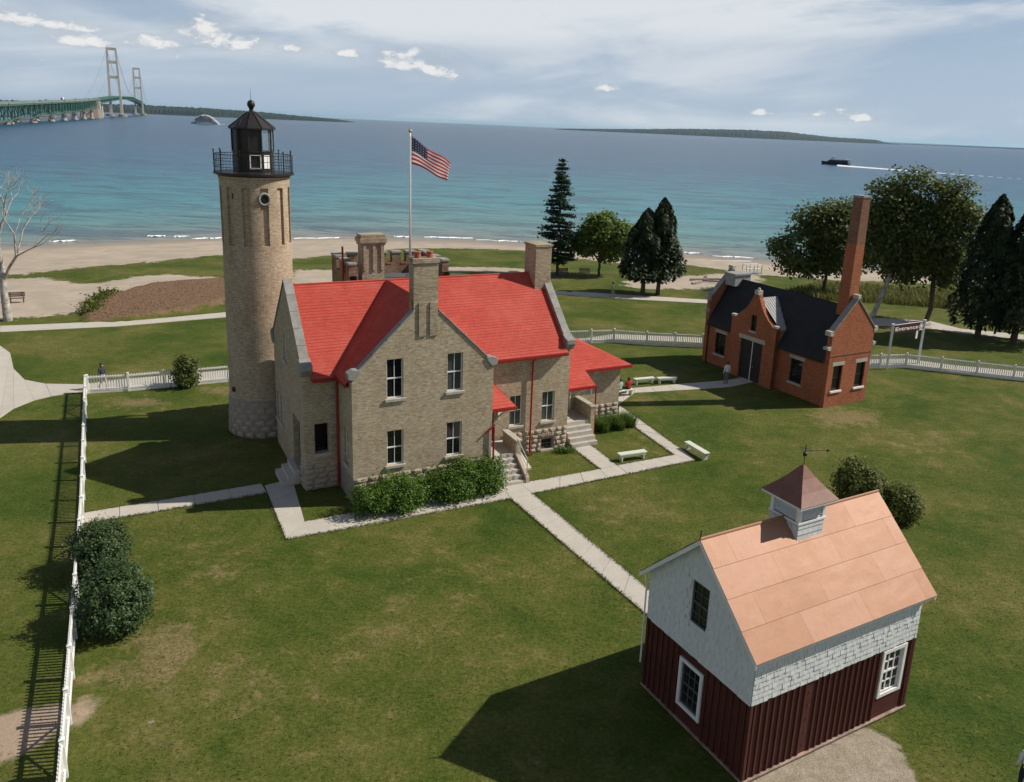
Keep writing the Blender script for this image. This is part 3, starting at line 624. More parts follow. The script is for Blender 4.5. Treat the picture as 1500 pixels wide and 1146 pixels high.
mw.wall([(UL, 0.0), (UR, 0.0), (UR, HE), (UL, HE)], [], TB(BV), 0.2)
for u0, s_ in ((UL + 0.36, 1), (UR - 0.36, -1)):
    mw.add([(u0, PV, gz(PV) - .6), (u0, RV, gz(RV) - .6), (u0, BV, gz(BV) - .6), (u0, BV, gz(BV)), (u0, RV, gz(RV)), (u0, PV, gz(PV))], [(0, 1, 4, 5), (1, 2, 3, 4)])
mw.build('main_wall', M['buff'], house, recalc=False)
for h in mhol: window(house, TF(PV), *h, sill='limestone', glass='glass2')
for h in lh[:3]: window(house, TL(UL), *h, sill='limestone', rec=0.1)
# left corner porch: dark interior with back wall
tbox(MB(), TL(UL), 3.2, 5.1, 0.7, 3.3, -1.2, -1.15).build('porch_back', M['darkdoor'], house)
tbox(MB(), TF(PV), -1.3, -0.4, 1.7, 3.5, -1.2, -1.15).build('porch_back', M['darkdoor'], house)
tbox(MB(), TF(PV), leftopen[0] - 0.1, leftopen[1] + 0.1, leftopen[2] - 0.16, leftopen[2] - 0.002, -0.3, 0.1).build('sill', M['limestone'], house, bevel=0.015)
# quoins at the wing and the main block (dressed stones)
def quoin(Tf, a0, a1, z, h_): tbox(MB(), Tf, a0, a1, z, z + h_, -0.05, 0.015).build('quoin', M['coping'], house, bevel=0.01)
z = 2.0
while z < 5.2:
    quoin(TF(PV), -0.42 if int(z * 2) % 2 else -0.30, -0.06, z, 0.24); z += 0.5
# stone foundation
fnd = MB()
fnd.wall([(0, 0), (WW, 0), (WW, FH), (0, FH)], [], TF(0), 0.1); fnd.wall([(0, 0), (PV, 0), (PV, FH), (0, FH)], [], TL(0), 0.1); fnd.wall([(0, 0), (PV, 0), (PV, FH), (0, FH)], [], TR(WW), 0.1)
fnd.wall([(UL, 0), (0, 0), (0, FH), (UL, FH)], [], TF(PV), 0.1)
bas = [(9.25, 9.95, 0.10, 0.70), (11.25, 11.95, 0.10, 0.70)]
fnd.wall([(WW, 0), (UR, 0), (UR, FH), (WW, FH)], bas, TF(PV), 0.2)
fo = fnd.build('foundation', M['mortar'], house, recalc=False)
stone_base(fo, 0, WW, FH, lambda a, z: ((a, 0.0, z), 0))
stone_base(fo, UL, 0, FH, lambda a, z: ((a, PV, z), 0))
stone_base(fo, WW + 1.7, UR, FH, lambda a, z: ((a, PV, z), 0), [(h[0] - 0.05, h[1] + 0.05, 0, h[3] + 0.05) for h in bas], row=0.27, mn=0.30, mx=0.62)
stone_base(fo, 0.05, 3.3 - PV, FH, lambda a, z: ((UL, PV + 0.9 - a + 0.05, z), -math.pi / 2))
for h in bas:
    window(house, TF(PV), *h, rec=0.15, cols=3, rows=1, fr=0.05, fmat='bench_dark')
    tbox(MB(), TF(PV), h[0] - .06, h[1] + .06, 0.0, h[2] - .003, -0.15, 0.10).build('sill', M['limestone'], house)
    for i in range(6):   # voussoirs over the basement window
        a = h[0] - .02 + i * (h[1] - h[0] + .04) / 6
        inst('stone_block', random.choice(ROCK), fo, (a, PV - 0.02, h[3] + 0.06), (0, 0, 0), ((h[1] - h[0] + .04) / 6, 0.1, 0.42))
# copings and kneelers
def coping_run(parent, p0, p1, w, t, out):
    """sloping coping cut into stones; p0, p1 on the wall centre line, w across, along (dx,dy) axis out"""
    p0, p1 = Vector(p0), Vector(p1); n = max(1, round((p1 - p0).length / 0.95)); o = Vector(out)
    for i in range(n):
        a, b_ = p0.lerp(p1, (i + 0.012) / n), p0.lerp(p1, (i + 0.988) / n); up_ = Vector((0, 0, t + random.uniform(-.005, .005)))
        MB().hexa([a - o * w / 2, b_ - o * w / 2, b_ + o * w / 2, a + o * w / 2, a - o * w / 2 + up_, b_ - o * w / 2 + up_, b_ + o * w / 2 + up_, a + o * w / 2 + up_]).build('coping_stone', M['coping'], parent, bevel=0.012)
coping_run(house, (0.30, 0.15, cpz(0.30) + .01), (2.915, 0.15, cpz(2.915) + .01), 0.40, 0.09, (0, 1, 0))
coping_run(house, (WW - 0.30, 0.15, cpz(0.30) + .01), (4.115, 0.15, cpz(4.115) + .01), 0.40, 0.09, (0, 1, 0))
for s_ in (0, 1):
    q = [(-0.17, 6.18), (0.10, 6.10), (0.36, 6.42), (0.42, 6.60), (0.06, 6.60), (-0.20, 6.46)]
    if s_: q = [(WW - a, b_) for a, b_ in q]
    MB().prism(q, TF(0), -0.36, 0.08).build('kneeler', M['coping'], house, bevel=0.02)
for u0 in (UL + 0.16, UR - 0.16):
    for (va, vb) in ((PV + 0.05, RV - .004), (BV - 0.05, RV + .004)):
        coping_run(house, (u0, va, gz(va) + .01), (u0, vb, gz(vb) + .01), 0.44, 0.11, (1, 0, 0))
    for v0, s_ in ((PV, -1), (BV, 1)):
        q = [(v0 - s_ * 0.22, 5.72), (v0 + s_ * 0.04, 5.78), (v0 + s_ * 0.30, 6.12), (v0 + s_ * 0.30, 6.36), (v0 + s_ * 0.04, 6.44), (v0 - s_ * 0.22, gz(PV + .22) + .12)]
        MB().prism(q, TR(u0), -0.27, 0.27).build('kneeler', M['coping'], house, bevel=0.02)
# roofs
rf = MB(); ov = 0.32
ez = lambda v: HR - abs(v - RV) * sl
rf_ = rf
shingled_slope(rf, (UL + .36, PV - ov, ez(PV - ov)), (0.25, PV - ov, ez(PV - ov)), (UL + .36, RV, HR), (0.25, RV, HR), 30)
# middle part of the front slope is split along the valleys of the wing roof
def wing_z(u): return HR - abs(u - WW / 2) * sw
K = 30
for k in range(K):
    for side in (0, 1):
        pts = []
        for t in (k / K, (k + 1) / K):
            v = (PV - ov) + (RV - PV + ov) * t; z = ez(v); uv = WW / 2 - (HR - z) / sw          # valley position on the left
            pts.append((v, z, max(0.25, uv) if side == 0 else min(WW - 0.25, WW - uv)))
        (v0, z0, u0), (v1, z1, u1) = pts
        ua = 0.25 if side == 0 else WW - 0.25
        nl = math.hypot(1, sl); oy, oz = -sl / nl, 1 / nl; lo_, hi_ = .041, .03
        rf.add([(ua, v0 + oy * lo_, z0 + oz * lo_), (u0, v0 + oy * lo_, z0 + oz * lo_), (u1, v1 + oy * hi_, z1 + oz * hi_), (ua, v1 + oy * hi_, z1 + oz * hi_), (ua, v0 + oy * hi_, z0 + oz * hi_), (u0, v0 + oy * hi_, z0 + oz * hi_)], [(0, 1, 2, 3), (4, 5, 1, 0)])
shingled_slope(rf, (WW - .25, PV - ov, ez(PV - ov)), (UR - .36, PV - ov, ez(PV - ov)), (WW - .25, RV, HR), (UR - .36, RV, HR), 30)
shingled_slope(rf, (UL + .36, BV + ov, ez(BV + ov)), (UR - .36, BV + ov, ez(BV + ov)), (UL + .36, RV, HR), (UR - .36, RV, HR), 30)
for side in (-1, 1):            # wing slopes, running back into the main slope
    for k in range(K):
        q = []
        for t in (k / K, (k + 1) / K):
            u = WW / 2 + side * (WW / 2 + 0.22) * (1 - t); z = wing_z(u); vb = RV - (HR - z) / sl
            q.append((u, z, vb))
        (u0, z0, b0), (u1, z1, b1) = q
        rf.add([(u0, .34, z0 + .041), (u0, b0, z0 + .041), (u1, b1, z1 + .03), (u1, .34, z1 + .03), (u0, .34, z0 + .03), (u0, b0, z0 + .03)], [(0, 1, 2, 3), (4, 5, 1, 0)])
roof = rf.build('roof', M['red_roof'], house, recalc=False)
MB().tube((UL + .4, RV, HR + .04), (UR - .4, RV, HR + .04), 0.055, n=8).build('ridge_cap', M['red_roof'], roof)
MB().tube((WW / 2, 0.62, HR + .045), (WW / 2, RV - .1, HR + .045), 0.055, n=8).build('ridge_cap', M['red_roof'], roof)
# soffits / gutters
def gutter(a0, a1, v, z):
    g = MB(); prof = [(0, 0), (0, -0.06), (-0.05, -0.14), (-0.13, -0.15), (-0.16, -0.10), (-0.16, 0.0), (-0.135, 0.0), (-0.135, -0.09), (-0.05, -0.10), (-0.02, 0.0)]
    g.add([(a, v + p[0], z + p[1]) for a in (a0, a1) for p in prof], [(i, (i + 1) % 10, 10 + (i + 1) % 10, 10 + i) for i in range(10)] + [tuple(range(9, -1, -1)), tuple(range(10, 20))])
    return g.build('gutter', M['red_trim'], house)
gutter(UL + .40, 0.12, PV - ov, ez(PV - ov) + .02); gutter(WW + .05, UR - .40, PV - ov, ez(PV - ov) + .02)
tbox(MB(), TF(PV), UL + .38, -0.02, ez(PV - ov) - .12, ez(PV - ov) - .03, 0.01, ov).build('soffit', M['red_trim'], house)
tbox(MB(), TF(PV), WW + .02, UR - .38, ez(PV - ov) - .12, ez(PV - ov) - .03, 0.01, ov).build('soffit', M['red_trim'], house)
tbox(MB(), TL(0), 0.36, PV - .02, 5.70, 5.80, 0.0, 0.26).build('soffit', M['red_trim'], house)
def pipe(pts, r=0.055, name='downpipe', mt='red_trim', parent=None):
    mb = MB()
    for a, b_ in zip(pts[:-1], pts[1:]): mb.tube(a, b_, r, n=8)
    return mb.build(name, M[mt], parent or house)
pipe([(10.45, PV - .42, 5.58), (10.45, PV - .14, 5.28), (10.45, PV - .14, 0.15), (10.45, PV - .40, 0.08)])
pipe([(-0.10, PV - .40, 5.6), (-0.10, PV - .12, 5.3), (-0.10, PV - .12, 0.1)])
pipe([(6.62, -0.10, 2.62), (7.16, -0.10, 3.05), ], 0.05)
pipe([(7.10, -0.12, 2.95), (7.10, -0.12, 0.5)])
# wing chimney
ch = MB().box(2.92, 4.11, 0.0, 0.62, 9.6, 11.32); ch.box(2.92, 4.11, 0.205, 0.62, 8.3, 9.595); ch.box(2.86, 4.17, -0.06, 0.68, 11.32, 11.44); ch.box(2.90, 4.13, -0.02, 0.64, 11.44, 11.52)
chm = ch.build('chimney', M['buff_chim'], house)
for a, c in ((3.15, 3.50), (3.69, 4.08)): tbox(MB(), TF(0), a, c, 7.9, 9.5, 0.0, .06).build('chimney_rib', M['buff_chim'], chm, bevel=.01)
for u_ in (3.22, 3.8): MB().lathe([(0.16, 11.5), (0.14, 11.72), (0.165, 11.74), (0.165, 11.8)], 12, (u_, 0.32)).build('chimney_pot', M['clay'], chm)
# end chimney on the right gable
ch = MB().box(11.85, 12.84, 5.02, 6.35, 8.2, 11.05); ch.box(11.80, 12.89, 4.97, 6.40, 11.05, 11.17); ch.build('chimney', M['buff_chim'], house)
# rear castellated block
RU0, RU1, RV1, RT = 2.55, 8.45, 13.2, 9.55
cb = MB(); cb.wall([(BV, 0), (RV1, 0), (RV1, RT - .5), (BV, RT - .5)], [], TL(RU0), .2); cb.wall([(BV, 0), (RV1, 0), (RV1, RT - .5), (BV, RT - .5)], [], TR(RU1), .2)
cb.wall([(RU0, 0), (RU1, 0), (RU1, RT - .5), (RU0, RT - .5)], [], TB(RV1), .2)
cb.wall([(RU0, 8.2), (RU1, 8.2), (RU1, RT - .5), (RU0, RT - .5)], [], TB(RV1 - .4), .2); cb.wall([(BV, 8.2), (RV1, 8.2), (RV1, RT - .5), (BV, RT - .5)], [], TL(RU0 + .4), .2); cb.wall([(BV, 8.2), (RV1, 8.2), (RV1, RT - .5), (BV, RT - .5)], [], TR(RU1 - .4), .2)
cb.build('rear_wall', M['old_brick'], house, recalc=False)
MB().box(RU0 + .3, RU1 - .3, BV - 1.2, RV1 - .3, 8.35, 8.5).build('flat_roof', M['tar'], house)
for k in range(7):
    u = RU0 + k * (RU1 - RU0 - .55) / 6
    mo = MB().box(u, u + .55, RV1 - .4, RV1, RT - .5, RT + .15).build('merlon', M['old_brick'], house)
    MB().box(u - .04, u + .59, RV1 - .45, RV1 + .05, RT + .153, RT + .28).build('merlon_cap', M['coping'], mo, bevel=.015)
    if k < 6: MB().box(u + .553, u + (RU1 - RU0 - .55) / 6 - .003, RV1 - .43, RV1 + .03, RT - .5, RT - .40).build('parapet_cap', M['clay'], house)
for u in (RU0, RU1 - .4):
    for k in range(3):
        v = BV + .2 + k * 1.35
        mo = MB().box(u, u + .4, v, v + .7, RT - .5, RT + .1).build('merlon', M['old_brick'], house)
        MB().box(u - .05, u + .45, v - .04, v + .74, RT + .103, RT + .24).build('merlon_cap', M['coping'], mo, bevel=.02)
pipe([(RU0 - .12, 10.3, 0.3), (RU0 - .12, 10.3, 10.6)], 0.06)
ch = MB().box(3.35, 4.62, 9.65, 10.45, 8.3, 10.7); ch.box(3.28, 4.69, 9.58, 10.52, 10.7, 10.86); ch.box(3.22, 4.75, 9.52, 10.58, 10.86, 11.1); ch.box(3.30, 4.67, 9.60, 10.50, 11.1, 11.3)
for a in (3.42, 3.95, 4.42): ch.box(a, a + .16, 9.58, 9.65, 9.3, 10.7)
ch.build('chimney', M['buff_chim'], house)
# small porch in the nook right of the wing
pr_ = MB(); 
shingled_slope(pr_, (WW + .02, 0.75, 3.50), (8.75, 0.75, 3.50), (WW + .02, PV - .01, 4.45), (8.05, PV - .01, 4.45), 9)
shingled_slope(pr_, (8.75, 0.75, 3.50), (8.75, PV - .01, 3.50), (8.05, PV - .01, 4.45), (8.05, PV - .011, 4.45), 9)
pr_.build('porch_roof', M['red_roof'], house, recalc=False)
MB().box(WW + .02, 8.80, 0.68, 0.78, 3.36, 3.50).box(8.70, 8.80, 0.78, PV - .01, 3.36, 3.50).build('porch_fascia', M['red_trim'], house)
MB().box(WW + .02, 8.70, 0.78, PV - .01, 3.40, 3.46).build('porch_ceiling', M['white'], house)
MB().prism([(0.9, 3.36), (1.0, 3.36), (PV - .12, 2.55), (PV - .12, 2.42)], TR(8.52), -0.05, 0.05).box(8.47, 8.57, PV - .13, PV - .02, 2.35, 3.36).build('porch_bracket', M['white'], house)
MB().box(WW + .01, 8.75, 0.35, PV - .15, 0.0, 1.12).build('porch_floor', M['concrete'], house)
tbox(MB(), TF(PV), 7.35, 8.25, 1.13, 3.2, 0.005, 0.05).build('door', M['maroon_door'], house)
MB().box(8.60, 8.88, 0.30, 1.9, 0.0, 1.75).build('porch_wall', M['buff'], house); MB().box(8.56, 8.92, 0.26, 1.94, 1.752, 1.84).build('porch_wall_cap', M['limestone'], house, bevel=.01)
for k in range(5):
    MB().box(7.30, 8.50, 0.35 - (k + 1) * .27, 0.35 - k * .27 + (.0 if k else 0), 0.0, 0.95 - k * .19).build('step', M['concrete'], house, bevel=.01)
MB().prism([(0.3, 0), (0.3, 1.1), (0.05, 1.1), (-1.05, 0.35), (-1.05, 0)], TR(8.62), -0.1, 0.1).build('step_wall', M['stone'], house, bevel=.02)
rl = MB()
for v_, z_ in ((0.2, 1.1), (-0.95, 0.42)): rl.tube((8.62, v_, z_ - .05), (8.62, v_, z_ + .85), .022)
rl.tube((8.62, 0.2, 1.95), (8.62, -0.95, 1.27), .024).tube((8.62, 0.2, 1.55), (8.62, -0.95, .87), .018).build('handrail', M['pipe_steel'], house)
# bulkhead cover beside the steps
MB().hexa([(8.95, 0.4, 0), (9.6, 0.4, 0), (9.6, 1.9, 0), (8.95, 1.9, 0), (8.95, 0.4, .12), (9.6, 0.4, .12), (9.6, 1.9, .6), (8.95, 1.9, .6)]).build('bulkhead', M['concrete'], house)
# right annex with hipped roof
AU, AV, AE = 17.95, 4.85, 3.72
an = MB(); an.wall([(UR, FH), (AU, FH), (AU, AE), (UR, AE)], [(13.55, 14.45, FH, 3.0)], TF(AV), .25); an.wall([(AV, 0), (10.6, 0), (10.6, AE), (AV, AE)], [], TR(AU), .2); an.wall([(UR, 0), (AU, 0), (AU, AE), (UR, AE)], [], TB(10.6), .2)
an.build('annex_wall', M['buff'], house, recalc=False)
tbox(MB(), TF(AV), 13.6, 14.4, 1.2, 2.95, -.2, -.15).build('door', M['maroon_door'], house)
mb = MB(); 
for a in (13.52, 14.40): tbox(mb, TF(AV), a, a + .1, 1.2, 3.05, -.2, .02)
tbox(mb, TF(AV), 13.62, 14.40, 2.95, 3.05, -.2, .018); mb.build('door_frame', M['white'], house)
fn2 = MB().wall([(UR, 0), (AU, 0), (AU, FH - .002), (UR, FH - .002)], [], TF(AV), .1).build('foundation', M['mortar'], house, recalc=False)
stone_base(fn2, 15.0, AU, 1.30, lambda a, z: ((a, AV, z), 0), row=0.26, mn=0.3, mx=0.62)
ar = MB(); sA = 0.44; o_ = .45
apz = AE + sA * (7.7 - AV + o_)
shingled_slope(ar, (15.1, AV - o_, AE), (AU + o_, AV - o_, AE), (15.1, 7.7, apz), (AU + o_ - (7.7 - AV + o_), 7.7, apz), 20)
shingled_slope(ar, (UR + .01, 3.15, AE - sA * (AV - o_ - 3.15)), (15.1, 3.15, AE - sA * (AV - o_ - 3.15)), (UR + .01, 7.7, apz), (15.1, 7.7, apz), 24)
shingled_slope(ar, (AU + o_, AV - o_, AE), (AU + o_, 10.95, AE), (AU + o_ - (7.7 - AV + o_), 7.7, apz), (AU + o_ - (7.7 - AV + o_), 7.7, apz), 20)
shingled_slope(ar, (UR + .01, 11.0, AE), (AU + o_, 11.0, AE), (UR + .01, 7.7, apz), (AU + o_ - 3.3, 7.7, apz), 20)
ar.build('annex_roof', M['red_roof'], house, recalc=False)
zl = AE - sA * (AV - o_ - 3.15)
MB().box(15.12, AU + o_ + .03, AV - o_ - .10, AV - o_ + .01, AE - .13, AE + .02).box(AU + o_ - .02, AU + o_ + .08, AV - o_ + .012, 10.9, AE - .13, AE + .02).build('annex_gutter', M['red_trim'], house)
MB().box(UR + .02, 15.14, 3.04, 3.14, zl - .13, zl + .02).box(15.04, 15.14, 3.142, AV - .01, zl - .12, zl + .02).build('annex_gutter', M['red_trim'], house)
MB().box(15.15, AU + .4, AV - .40, AV - .01, AE - .16, AE - .06).build('annex_soffit', M['white'], house)
MB().box(UR + .02, 15.0, 3.16, AV - .01, zl - .10, zl - .05).build('annex_soffit', M['white'], house)
MB().box(14.85, 14.93, 3.2, 3.28, 2.6, zl - .11).prism([(3.25, 3.05), (3.35, 3.05), (AV - .1, 2.3), (AV - .1, 2.2)], TR(14.89), -.04, .04).build('porch_bracket', M['white'], house)
pipe([(15.12, 3.10, zl - .05), (15.12, 3.10, 0.2)], .045)
MB().box(13.0, 14.75, 3.05, AV - .02, 0, 1.18).build('porch_floor', M['concrete'], house)
MB().box(14.76, 15.02, 2.95, AV - .02, 0, 1.95).build('porch_wall', M['buff'], house); MB().box(14.72, 15.06, 2.91, AV - .03, 1.952, 2.05).build('porch_wall_cap', M['limestone'], house, bevel=.01)
for k in range(4):
    MB().box(13.02, 14.72, 3.05 - (k + 1) * .26, 3.05 - k * .26, 0.0, 0.96 - k * .235).build('step', M['limestone'], house, bevel=.012)
# steps of the left porch
for k in range(3): MB().box(UL - .35 - k * .3, UL - .05 - k * .3, 3.3, 4.95, 0, .72 - .22 * k).build('step', M['concrete'], house, bevel=.01)

# ------------------------------------------------------------------ lighthouse tower
TX, TY = -15.62, 44.1
tower = thing('lighthouse_tower', 'round buff brick lighthouse tower with black lantern room and iron gallery', 'lighthouse', (TX, TY, 0), 0)
R0 = 2.04
tower.scale = (.895, .895, 1)
MB().lathe([(2.22, 0), (2.20, .5), (2.13, 2.1), (2.10, 2.16)], 48).build('stone_base', M['mortar'], tower, smooth=True)
# base blocks
for r_ in range(6):
    n = 20
    for i in range(n):
        t = 2 * math.pi * (i + .5 * (r_ % 2) + random.uniform(-.06, .06)) / n; rr = 2.16 - .02 * r_
        if not (math.pi * .75 < (t % (2 * math.pi)) < math.pi * 1.95): continue
        o = inst('stone_block', random.choice(ROCK), tower, (rr * math.cos(t), rr * math.sin(t), r_ * .345), (0, 0, t + math.pi / 2), (2 * math.pi * rr / n * .97, .07, .345))
MB().lathe([(2.09, 2.1), (2.05, 6), (2.0, 10.73), (1.99, 10.75), (1.86, 10.76), (1.86, 13.76), (2.0, 13.78), (2.02, 14.2), (2.06, 14.22), (2.06, 14.34)], 72, cap=False).build('shaft', M['tower_brick'], tower, smooth=False)
NP = 12
for i in range(NP):
    t0 = 2 * math.pi * (i + .5) / NP - R(86); w = R(8.4); mb = MB(); k = 5
    vs = [(r * math.cos(t0 - w + 2 * w * j / k), r * math.sin(t0 - w + 2 * w * j / k), z) for z in (10.74, 13.79) for r in (1.8, 2.0) for j in range(k + 1)]
    m_ = k + 1
    fs = [(m_ + j, m_ + j + 1, 3 * m_ + j + 1, 3 * m_ + j) for j in range(k)] + [(0, m_, 3 * m_, 2 * m_), (k, 2 * m_ + k, 3 * m_ + k, m_ + k)]
    mb.add(vs, fs).build('pilaster', M['tower_brick'], tower, recalc=True)
def on_tower(deg, r, z): return (r * math.cos(R(deg)), r * math.sin(R(deg)), z)
# porthole facing the camera side, and a vent
pa = -56
ring = MB(); cpt = Vector(on_tower(pa, 1.98, 13.22)); nr = Vector((math.cos(R(pa)), math.sin(R(pa)), 0)); tg = Vector((-nr.y, nr.x, 0)); n = 20
vs = []
for k, (rr, dd) in enumerate(((.36, -.05), (.36, .06), (.24, .06), (.24, -.05))):
    for i in range(n): t = 2 * math.pi * i / n; vs.append(cpt + tg * rr * math.cos(t) + Vector((0, 0, rr * math.sin(t))) + nr * dd)
ring.add(vs, [(k * n + i, k * n + (i + 1) % n, (k + 1) * n + (i + 1) % n, (k + 1) * n + i) for k in range(3) for i in range(n)])
po = ring.build('porthole', M['coping'], tower, smooth=True)
MB().add([cpt + tg * .25 * math.cos(2 * math.pi * i / n) + Vector((0, 0, .25 * math.sin(2 * math.pi * i / n))) + nr * .0 for i in range(n)], [tuple(range(n))]).build('pane', M['glass'], po, recalc=False)
MB().box(-.09, .09, -.12, .06, -.12, .12).build('wall_vent', M['black'], tower, loc=on_tower(-128, 2.08, 2.7))
MB().box(-.1, .1, -.1, .1, -.14, .14).build('wall_vent', M['black'], tower, loc=on_tower(-108, 1.90, 13.35))
# gallery
MB().lathe([(2.02, 14.30), (2.12, 14.36), (2.30, 14.42), (2.30, 14.52), (2.1, 14.54)], 48).build('gallery_deck', M['black'], tower)
rail = MB()
for z in (14.80, 15.12, 15.44):
    for i in range(32):
        a, b_ = on_tower(360 * i / 32, 2.22, z), on_tower(360 * (i + 1) / 32, 2.22, z); rail.tube(a, b_, .014 if z < 15.4 else .02, n=6, cap=False)
gr = rail.build('gallery_rail', M['black'], tower)
bal = MB().tube((0, 0, 14.52), (0, 0, 15.44), .011, n=6).mesh('baluster', M['black']); pst = MB().tube((0, 0, 14.5), (0, 0, 15.6), .028, n=8).ball((0, 0, 15.63), .05, 8, 6).mesh('rail_post', M['black'])
for i in range(64):
    p = on_tower(360 * i / 64, 2.22, 0); inst('rail_post' if i % 6 == 0 else 'baluster', pst if i % 6 == 0 else bal, gr, p)
# lantern room: ten-sided
n = 10; a0 = R(-90 + 8); LR = 1.17
lan = MB().lathe([(LR, 14.5), (LR, 15.56), (LR + .04, 15.58), (LR + .04, 15.64), (LR - .06, 15.66)], n, a0=a0).build('lantern_wall', M['black'], tower)
for i in range(n):
    t0, t1 = a0 + 2 * math.pi * i / n, a0 + 2 * math.pi * (i + 1) / n
    p0 = Vector((LR * math.cos(t0), LR * math.sin(t0), 0)); p1 = Vector((LR * math.cos(t1), LR * math.sin(t1), 0))
    MB().tube(p0 + Vector((0, 0, 15.6)), p0 + Vector((0, 0, 16.8)), .045, n=6).build('mullion', M['black'], tower)
    mid = math.degrees((t0 + t1) / 2) % 360
    blank = 190 < mid < 300
    MB().add([p0 * .985 + Vector((0, 0, 15.64)), p1 * .985 + Vector((0, 0, 15.64)), p1 * .985 + Vector((0, 0, 16.78)), p0 * .985 + Vector((0, 0, 16.78))], [(0, 1, 2, 3)]).build('blank_panel' if blank else 'lantern_pane', M['black'] if blank else M['lglass'], tower, recalc=False)
rl_ = MB().lathe([(LR + .05, 16.72), (LR + .16, 16.74), (LR + .16, 16.82), (.22, 17.60), (.13, 17.64), (.12, 17.78), (.18, 17.80)], n, a0=a0).build('lantern_roof', M['lantern_roof'], tower)
for i in range(n):
    t = a0 + 2 * math.pi * i / n; MB().tube(((LR + .17) * math.cos(t), (LR + .17) * math.sin(t), 16.83), (.22 * math.cos(t), .22 * math.sin(t), 17.62), .022, n=5).build('roof_rib', M['lantern_roof'], rl_)
MB().ball((0, 0, 18.0), .225, 16, 12).tube((0, 0, 18.15), (0, 0, 18.85), .016, .006, n=6).build('ventilator_ball', M['black'], tower, smooth=True)
# hatch window and white panel on the lantern wall
def lantern_frame(i, w0, w1, z0, z1, name, panel):
    t0, t1 = a0 + 2 * math.pi * i / n, a0 + 2 * math.pi * (i + 1) / n
    p0 = Vector((LR * math.cos(t0), LR * math.sin(t0), 0)); p1 = Vector((LR * math.cos(t1), LR * math.sin(t1), 0)); nn = Vector(((p0 + p1) / 2)).normalized()
    Tl = lambda a, b, d: tuple(p0.lerp(p1, a) + nn * d + Vector((0, 0, b)))
    mb = MB()
    if panel: tbox(mb, Tl, w0, w1, z0, z1, .0, .04)
    else:
        f = .06; tbox(mb, Tl, w0, w0 + f * 1.4, z0, z1, 0, .05); tbox(mb, Tl, w1 - f * 1.4, w1, z0, z1, 0, .05); tbox(mb, Tl, w0 + f * 1.4, w1 - f * 1.4, z0, z0 + f, 0, .047); tbox(mb, Tl, w0 + f * 1.4, w1 - f * 1.4, z1 - f, z1, 0, .047)
    return mb.build(name, M['white'], tower)
lantern_frame(0, .02, .92, 14.72, 15.44, 'hatch_frame', False); lantern_frame(1, .10, .72, 14.74, 15.44, 'hatch_panel', True)
pipe([on_tower(-112, 1.26, 14.5), on_tower(-112, 1.26, 16.7), on_tower(-112, .9, 17.2)], .05, 'vent_pipe', 'black', tower)

# ------------------------------------------------------------------ fog signal building
fog = thing('fog_signal_building', 'red brick fog signal building with black roof, shaped gables and tall square chimney', 'building', (19.32, 51.69, 0), R(30.4))
FW, FL, FE, FR = 4.11, 12.26, 3.45, 6.72
fsl = (FR - FE) / (FW / 2)
gab = [(0, 0), (FW, 0), (FW, 5.15), (FW / 2, 7.28), (0, 5.15)]
gw = [(0.52, 1.42, 1.12, 2.86), (2.80, 3.70, 1.12, 2.86)]
mb = MB().wall(gab, gw, TF(0), 0.2)
mb.add([(0, .36, 3.0), (0, .36, 5.15), (FW / 2, .36, 7.28), (FW, .36, 5.15), (FW, .36, 3.0)], [(0, 1, 2, 3, 4)])
mb.add([(0, 0, 0), (0, .36, 0), (0, .36, 5.15), (0, 0, 5.15)], [(0, 1, 2, 3)]); mb.add([(FW, 0, 0), (FW, .36, 0), (FW, .36, 5.15), (FW, 0, 5.15)], [(0, 1, 2, 3)])
mb.build('gable_wall', M['red_brick'], fog, recalc=False)
mb = MB().wall(gab, [], TB(FL), 0.2); mb.add([(0, FL - .36, 3.0), (0, FL - .36, 5.15), (FW / 2, FL - .36, 7.28), (FW, FL - .36, 5.15), (FW, FL - .36, 3.0)], [(0, 1, 2, 3, 4)])
mb.add([(0, FL, 0), (0, FL - .36, 0), (0, FL - .36, 5.15), (0, FL, 5.15)], [(0, 1, 2, 3)]); mb.add([(FW, FL, 0), (FW, FL - .36, 0), (FW, FL - .36, 5.15), (FW, FL, 5.15)], [(0, 1, 2, 3)])
mb.build('gable_wall', M['red_brick'], fog, recalc=False)
sw_ = [(2.25, 3.35, 0.95, 2.62), (9.95, 11.05, 0.95, 2.62)]
xs_ = 0.12
mb = MB().wall([(.36, 0), (FL - .36, 0), (FL - .36, FE), (.36, FE)], sw_, TL(xs_), 0.2); mb.wall([(.36, 0), (FL - .36, 0), (FL - .36, FE), (.36, FE)], [], TR(FW - xs_), 0.2)
mb.build('side_wall', M['red_brick'], fog, recalc=False)
for h in gw: window(fog, TF(0), *h, sill='white', lintel='limestone', cols=1, fmat='darkdoor')
for h in sw_: window(fog, TL(xs_), *h, sill='limestone', lintel='limestone', cols=2, rows=2, fmat='darkdoor')
tbox(MB(), TF(0), -.02, FW + .02, 3.55, 3.62, -.02, .03).build('string_course', M['sooty_brick'], fog)
